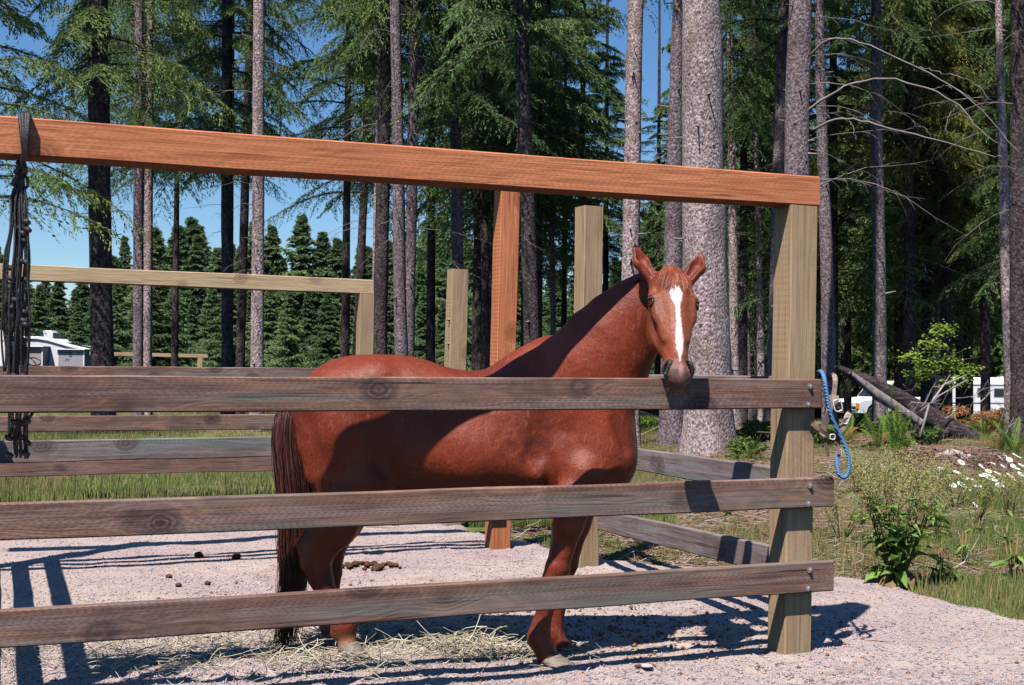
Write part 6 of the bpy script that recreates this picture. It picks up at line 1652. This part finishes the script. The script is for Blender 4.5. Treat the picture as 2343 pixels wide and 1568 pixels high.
def strap(pts, wd, mat=M_STRAP, name='strap'):
    P_ = bez([np.array(at(*p)) for p in pts], np.linspace(0, 1, 14)); V = []; 
    for i, p in enumerate(P_):
        tn = P_[min(i + 1, 13)] - P_[max(i - 1, 0)]; tn /= np.linalg.norm(tn) + 1e-9; sd_ = np.cross(tn, [0.2, 1, 0]); sd_ /= np.linalg.norm(sd_) + 1e-9; nn_ = np.cross(sd_, tn)
        for a, b in ((-1, -1), (1, -1), (1, 1), (-1, 1)): V.append(p + sd_ * wd * a / 2 + nn_ * .0018 * b)
    F = [(i * 4 + k, i * 4 + (k + 1) % 4, (i + 1) * 4 + (k + 1) % 4, (i + 1) * 4 + k) for i in range(13) for k in range(4)] + [(0, 1, 2, 3), (55, 54, 53, 52)]
    return hch(meshobj(name, V, F, mat, None, False))
hD = rD - .06
strap([(1899, 862, rD), (1906, 858, rD - .03), (1911, 868, hD - .03), (1909, 895, hD - .03), (1906, 915, hD - .03)], .022)
strap([(1905, 905, hD - .03), (1898, 935, hD - .03), (1896, 945, hD - .03), (1885, 980, hD), (1880, 1000, hD)], .028)
strap([(1912, 905, hD - .04), (1911, 920, hD - .045), (1914, 935, hD - .04)], .030)
strap([(1944, 945, hD), (1934, 962, hD - .02), (1925, 985, hD - .02), (1915, 1000, hD)], .026)
strap([(1858, 969, hD + .02), (1872, 980, hD - .02), (1890, 992, hD - .02), (1912, 1000, hD), (1926, 985, hD)], .020, M_STRAPD)
strap([(1888, 996, hD), (1890, 1020, hD), (1896, 1045, hD)], .014, M_STRAPD); strap([(1918, 1000, hD), (1917, 1020, hD), (1920, 1040, hD - .02)], .020, M_STRAPD)
def ring(c, rx, rz, rad, rot=0):
    m = MB(); P_ = []
    for k in range(17):
        a = k * math.pi / 8; x = rx * math.copysign(abs(math.cos(a)) ** .6, math.cos(a)); z = rz * math.copysign(abs(math.sin(a)) ** .6, math.sin(a)); P_.append(c + Vector((x * math.cos(rot) - z * math.sin(rot), 0, x * math.sin(rot) + z * math.cos(rot))))
    m.tube(P_, rad, 6, False); hch(m.build('ring', M_BUCK, None, True))
M_BUCK = simple('white_metal', (.75, .73, .72), .3, .6, .3, .05)
ring(at(1917, 928, hD - .06), .019, .028, .0030, .25); ring(at(1937, 958, hD - .03), .012, .026, .0028, -.4); ring(at(1905, 1000, hD - .02), .012, .012, .003); ring(at(1920, 1036, rD - .06), .012, .016, .003)

# ------------------------------------------------------------------ vehicles
M_WHITE = simple('white_paint', (.80, .80, .80), .35, .5, 0, .02, 2)
M_SILVER = simple('silver_paint', (.42, .43, .46), .35, .6, .3, .04, 2)
M_GLASS = NT('dark_glass', .08, .6); M_GLASS.col((.02, .03, .035)); M_GLASS = M_GLASS.m
M_TYRE = simple('tyre_rubber', (.02, .02, .022), .85, .2); M_RIM = simple('wheel_rim', (.45, .45, .47), .35, .5, .6)
M_CHROME = simple('chrome', (.6, .6, .62), .2, .6, .9); M_AMBER = simple('amber_lens', (.75, .25, .03), .3, .5); M_LAMP = simple('lamp_glass', (.75, .78, .80), .15, .6); M_BLACK = simple('black_trim', (.015, .015, .018), .6, .3); M_GREYTRIM = simple('grey_trim', (.2, .2, .21), .6, .3)
def ext(prof, y0, y1, name, mat, parent, bevel=.04):
    m = MB(); m.prism([Vector((x, y0, z)) for x, z in prof], (0, y1 - y0, 0)); o = m.build(name, mat, parent, False, bevel); return o
def wheel(parent, x, y, R_, wd=.24, side=-1):
    w0 = bpy.data.objects.new('wheel', None); C.objects.link(w0); w0.parent = parent; w0.location = (x, y, R_)
    m = MB(); prof = [(R_ * .62, -.5), (R_ * .93, -.5), (R_, -.35), (R_, .35), (R_ * .93, .5), (R_ * .62, .5)]; n = 28; vs = [(rr * math.cos(2 * math.pi * k / n), yy * wd, rr * math.sin(2 * math.pi * k / n)) for rr, yy in prof for k in range(n)]
    fs = [(j * n + k, j * n + (k + 1) % n, ((j + 1) % 6) * n + (k + 1) % n, ((j + 1) % 6) * n + k) for j in range(6) for k in range(n)]
    meshobj('tyre', vs, fs, M_TYRE, w0, True)
    m = MB(); m.tube([(0, side * wd * .30, 0), (0, side * wd * .42, 0)], [R_ * .62, R_ * .58], 24)
    for k in range(5):
        a = k * 2 * math.pi / 5; m.box((R_ * .34 * math.cos(a), side * wd * .45, R_ * .34 * math.sin(a)), (R_ * .42, .03, R_ * .12), Matrix.Rotation(-a, 3, 'Y'))
    m.build('rim', M_RIM, w0)
def arch_profile(L_, z0, z1, wheels, R_, top):
    """lower edge with wheel arches, then given top polyline (right to left)"""
    p = [(0, z0)]
    for wx in wheels:
        for k in range(9):
            a = math.pi * (1 - k / 8); p.append((wx + R_ * math.cos(a), z0 + max(0, R_ * math.sin(a)) * 1.0))
    p.append((L_, z0)); return p + top
# pickup: nose at local x=0, length along +x, right side towards the camera (-y)
gp_ = at(1932, 962, 57.5); pk = thing('pickup_truck', 'white pickup, nose to the left, seen through trees behind the leaning log', 'pickup', (gp_.x, 57.5, gz(gp_.x + 2.5, 58) + .06), rz=math.radians(24))
body = arch_profile(5.6, .42, 1.1, (.95, 4.4), .44, [(5.6, 1.12), (2.95, 1.16), (1.35, 1.14), (.25, 1.04), (.02, .92), (0, .5)])
ext(body, -.95, .95, 'body', M_WHITE, pk, .05)
cab = [(1.30, 1.13), (3.15, 1.13), (3.10, 1.55), (2.95, 1.86), (2.15, 1.90), (1.95, 1.84)]
ext(cab, -.80, .80, 'cab', M_WHITE, pk, .06)
for s_ in (-1, 1):
    m = MB(); m.prism([Vector((x, s_ * .803, z)) for x, z in ((1.62, 1.2), (2.95, 1.2), (2.9, 1.55), (2.82, 1.76), (2.1, 1.78))], (0, s_ * .012, 0)); m.build('side_window', M_GLASS, pk)
m = MB(); m.prism([Vector((1.36, -.68, 1.19)), Vector((1.36, .68, 1.19)), Vector((1.90, .62, 1.80)), Vector((1.90, -.62, 1.80))], Vector((-.03, 0, .02))); m.build('windscreen', M_GLASS, pk)
m = MB(); m.box((-.03, 0, .80), (.06, 1.0, .26)); m.build('grille', M_BLACK, pk); m = MB(); m.box((-.07, 0, .52), (.14, 1.86, .16)); m.build('bumper', M_CHROME, pk, bevel=.03)
for s_ in (-1, 1):
    m = MB(); m.box((-.02, s_ * .70, .84), (.08, .30, .20)); m.build('headlight', M_LAMP, pk, bevel=.02); m = MB(); m.box((.0, s_ * .90, .78), (.10, .12, .26)); m.build('turn_signal', M_AMBER, pk)
    m = MB(); m.box((1.7, s_ * 1.02, 1.28), (.12, .18, .2)); m.build('mirror', M_BLACK, pk)
    for wx in (.95, 4.4): wheel(pk, wx, s_ * .82, .38, side=s_)
m = MB(); m.box((2.3, -.957, .8), (.008, .004, .6)); m.box((3.2, -.957, .8), (.008, .004, .6)); m.build('door_gap', M_BLACK, pk); m = MB(); m.box((3.05, -.965, 1.0), (.16, .03, .03)); m.build('door_handle', M_BLACK, pk)
# horse trailer
gp_ = at(2142, 945, 59); ht_ = thing('horse_trailer', 'white horse trailer with small dark side windows behind the bright slender trunk', 'trailer', (gp_.x, 59.0, gz(gp_.x + 2, 60) - .02), rz=math.radians(-3))
prof = [(-1.05, .45), (1.05, .45), (1.05, 1.85), (.98, 2.05), (.80, 2.14), (-.80, 2.14), (-.98, 2.05), (-1.05, 1.85)]
m = MB(); m.prism([Vector((0, y, z)) for y, z in prof], (5.4, 0, 0)); m.build('body', M_WHITE, ht_, bevel=.05)
m = MB(); m.box((2.7, -1.056, 1.80), (5.35, .02, .05)); m.box((2.7, -1.056, .98), (5.35, .02, .05)); m.build('rub_rail', M_GREYTRIM, ht_)
for k in range(6):
    m = MB(); m.box((1.05 + .74 * k, -1.058, 1.45), (.40, .02, .34)); m.build('window', M_GLASS, ht_, bevel=.01); m = MB(); m.box((1.05 + .74 * k, -1.054, 1.45), (.48, .01, .42)); m.build('window_frame', M_GREYTRIM, ht_)
m = MB(); m.box((-.012, .0, 1.2), (.02, 1.3, 1.2)); m.build('front_panel', M_WHITE, ht_, bevel=.01); m = MB(); m.box((3.1, 0, 2.17), (.5, .5, .08)); m.build('roof_vent', M_WHITE, ht_)
m = MB(); m.tube([(-1.3, 0, .5), (0, .6, .5)], .05, 6); m.tube([(-1.3, 0, .5), (0, -.6, .5)], .05, 6); m.build('drawbar', M_BLACK, ht_)
m = MB(); m.prism([Vector((x, -1.25, z)) for x, z in ((2.3, .5), (2.4, .84), (4.2, .84), (4.3, .5))], (0, .2, 0)); m.build('mudguard', M_WHITE, ht_, bevel=.02)
for wx in (2.85, 3.75):
    for s_ in (-1, 1): wheel(ht_, wx, s_ * 1.0, .33, side=s_)
# silver car
gp_ = at(1672, 957, 54); sc_ = thing('silver_car', 'silver car seen low between the rails, just left of the corner post', 'car', (gp_.x, 54, gz(gp_.x + 1, 54) + .0), rz=math.radians(48))
ext(arch_profile(4.4, .30, .9, (.78, 3.5), .36, [(4.4, .85), (4.2, .98), (.9, .92), (.15, .78), (0, .55)]), -.86, .86, 'body', M_SILVER, sc_, .06)
ext([(.95, .93), (3.9, .96), (3.3, 1.36), (2.9, 1.42), (2.0, 1.42), (1.6, 1.34)], -.72, .72, 'cabin', M_SILVER, sc_, .06)
for s_ in (-1, 1):
    m = MB(); m.prism([Vector((x, s_ * .723, z)) for x, z in ((1.3, .98), (3.55, 1.0), (3.1, 1.32), (1.75, 1.32))], (0, s_ * .012, 0)); m.build('side_window', M_GLASS, sc_)
    m = MB(); m.box((.02, s_ * .62, .66), (.10, .30, .14)); m.build('headlight', M_LAMP, sc_, bevel=.02)
    for wx in (.78, 3.5): wheel(sc_, wx, s_ * .74, .32, .2, side=s_)
m = MB(); m.box((-.02, 0, .42), (.10, 1.6, .16)); m.build('bumper', M_GREYTRIM, sc_, bevel=.03); m = MB(); m.box((2.2, -.866, .62), (.008, .006, .55)); m.build('door_gap', M_BLACK, sc_)
# fifth-wheel camper (front part with slide-outs)
rvD = 62.0; ppm = FPX / rvD
def RX(px): return (px - 1171.5) / ppm
def RZv(py, px=100): return at(px, py, rvD).z
ox = RX(-190); zg = gz(ox + 5, rvD)
rv = thing('camper_trailer', 'white camper with two grey slide-outs and roof unit behind the left rails', 'camper', (ox, rvD, zg))
L_ = lambda px: RX(px) - ox
Zv = lambda py, px=100: RZv(py, px) - zg
M_RV = simple('camper_shell', (.74, .72, .75), .45, .4, 0, .02, 2); M_RVG = simple('camper_grey_panel', (.34, .31, .33), .5, .3, 0, .03, 2)
prof = [(0, .55), (L_(140), .55), (L_(150), Zv(852)), (L_(203), Zv(846)), (L_(204), Zv(812)), (L_(198), Zv(805)), (L_(160), Zv(795)), (L_(110), Zv(781)), (L_(85), Zv(777)), (0, Zv(776))]
ext([(x, z) for x, z in prof], 0.0, 2.45, 'body', M_RV, rv, .04)
roof = [(0, Zv(776) + .01), (L_(85), Zv(777) + .01), (L_(110), Zv(781) + .01), (L_(160), Zv(795) + .01), (L_(200), Zv(804) + .02), (L_(202), Zv(800) + .02), (L_(196), Zv(797) + .02), (L_(158), Zv(788)), (L_(110), Zv(774)), (L_(85), Zv(770)), (0, Zv(769))]
ext(roof, -.08, 2.53, 'roof', M_WHITE, rv, .02)
ext([(L_(67), Zv(771)), (L_(108), Zv(774)), (L_(107), Zv(760)), (L_(100), Zv(755)), (L_(72), Zv(754)), (L_(68), Zv(758))], .8, 1.6, 'roof_air_conditioner', M_WHITE, rv, .04)
m = MB(); m.tube([(L_(77), 1.2, Zv(756)), (L_(77), 1.2, Zv(737))], .02, 6); m.tube([(L_(76), 1.2, Zv(736)), (L_(80), 1.2, Zv(735)), (L_(84), 1.2, Zv(736))], [.05, .09, .05], 10); m.build('antenna', M_WHITE, rv, True)
m = MB()
for x in (153, 165):
    m.tube([(L_(x), .4, Zv(797)), (L_(x) + .02, .4, Zv(788)), (L_(x + 7), .4, Zv(788)), (L_(x + 8), .4, Zv(798))], .015, 5)
m.build('roof_rail', M_CHROME, rv)
def slide(x0, x1, zt, zb, dep, name):
    s0 = L_(x0); s1 = L_(x1); e = bpy.data.objects.new(name, None); C.objects.link(e); e.parent = rv
    m = MB(); m.box(((s0 + s1) / 2, -dep / 2, (zt + zb) / 2), (s1 - s0, dep, zt - zb)); m.build('box', M_RVG, e, bevel=.015)
    m = MB(); m.box(((s0 + s1) / 2, -dep / 2 - .06, zt + .025), (s1 - s0 + .12, dep + .16, .05)); m.build('awning', M_WHITE, e, bevel=.01)
    for sg, x in ((-1, s0 + .03), (1, s1 - .03)):
        m = MB(); m.box((x, -dep - .005, (zt + zb) / 2), (.06, .02, zt - zb)); m.build('trim', M_RV, e)
    return e, s0, s1
e1, a0, a1 = slide(64, 113, Zv(795), .9, .85, 'slide_out'); e2, b0, b1 = slide(146, 207, Zv(801), 1.1, .85, 'slide_out')
m = MB(); m.box(((a0 + a1) / 2, -.862, Zv(807)), ((a1 - a0) * .86, .012, .035)); m.build('window_shade', M_BLACK, e1)
m = MB(); m.box((b0 + .38, -.862, Zv(806)), (.66, .012, .035)); m.box((b1 - .22, -.862, Zv(806)), (.3, .012, .035)); m.build('window_shade', M_BLACK, e2)
m = MB()
for k in range(3): m.box(((b0 + b1) / 2 - .02, -.862, Zv(808 + 3.5 * k)), (.14, .012, .02))
m.build('vent', M_BLACK, e2)
m = MB()
for k in range(5): m.box(((b0 + b1) / 2 - .27 + .045 * k, -.860, Zv(823) + .012 * (k % 2)), (.022, .008, .11 + .03 * (k in (0, 4))))
m.build('small_grey_lettering', M_GREYTRIM, e2)
# swooshes
def arc(cx, cz, rx, rz, a0_, a1_, r0, e, nm='swoosh'):
    P_ = [(cx + rx * math.cos(a0_ + (a1_ - a0_) * k / 16), -.864, cz + rz * math.sin(a0_ + (a1_ - a0_) * k / 16)) for k in range(17)]
    m = MB(); m.tube(P_, [max(.004, r0 * math.sin(math.pi * (k + .5) / 17)) for k in range(17)], 5, flat=.25); m.build(nm, M_BLACK, e)
arc(L_(94), Zv(828), .33, .16, 2.6, 7.6, .025, e1); arc(L_(90), Zv(834), .42, .34, .6, 2.7, .016, e1)
m = MB(); m.tube([(L_(76), -.864, Zv(813)), (L_(88), -.864, Zv(821)), (L_(98), -.864, Zv(832))], [.01, .02, .05], 5, flat=.25); m.build('swoosh', M_BLACK, e1)
arc((b0 + b1) / 2 - .45, Zv(848), .3, .2, .6, 2.6, .04, e2); arc((b0 + b1) / 2 + .25, Zv(848), .3, .2, .6, 2.6, .04, e2)
for wx in (2.0, 2.9): wheel(rv, wx, -.02, .38)
# rounded white end of another camper at the very left
w2 = thing('white_camper_end', 'rounded bright white end of another camper cut by the left edge', 'camper', (RX(-60), rvD - 3, gz(RX(-60), rvD - 3)))
x1 = RX(12) * (rvD - 3) / rvD - RX(-60); zt = at(5, 756, rvD - 3).z
ext([(-3, .5), (x1, .5), (x1, zt - .35), (x1 - .10, zt - .12), (x1 - .3, zt), (-3, zt)], 0, 2.3, 'body', M_WHITE, w2, .05)
m = MB(); m.box((x1 - .15, -.01, zt - .5), (.14, .02, .05)); m.build('marker_light', M_AMBER, w2)
m = MB(); m.box((-1.5, -.01, zt - .9), (1.0, .02, .5)); m.build('window', M_GLASS, w2)
wheel(w2, -1.2, .05, .36)

# ---- pieces too fine to pick apart singly stay joined as stuff
for o in bpy.data.objects:
    b_ = o.name.split('.')[0]
    if o.parent and b_ in ('limbs', 'branch_stubs', 'bare_branches', 'crown', 'foliage', 'stems', 'leaf_spray', 'seed_heads', 'tail', 'mane', 'forelock', 'whiskers', 'stem'): o['kind'] = 'stuff'
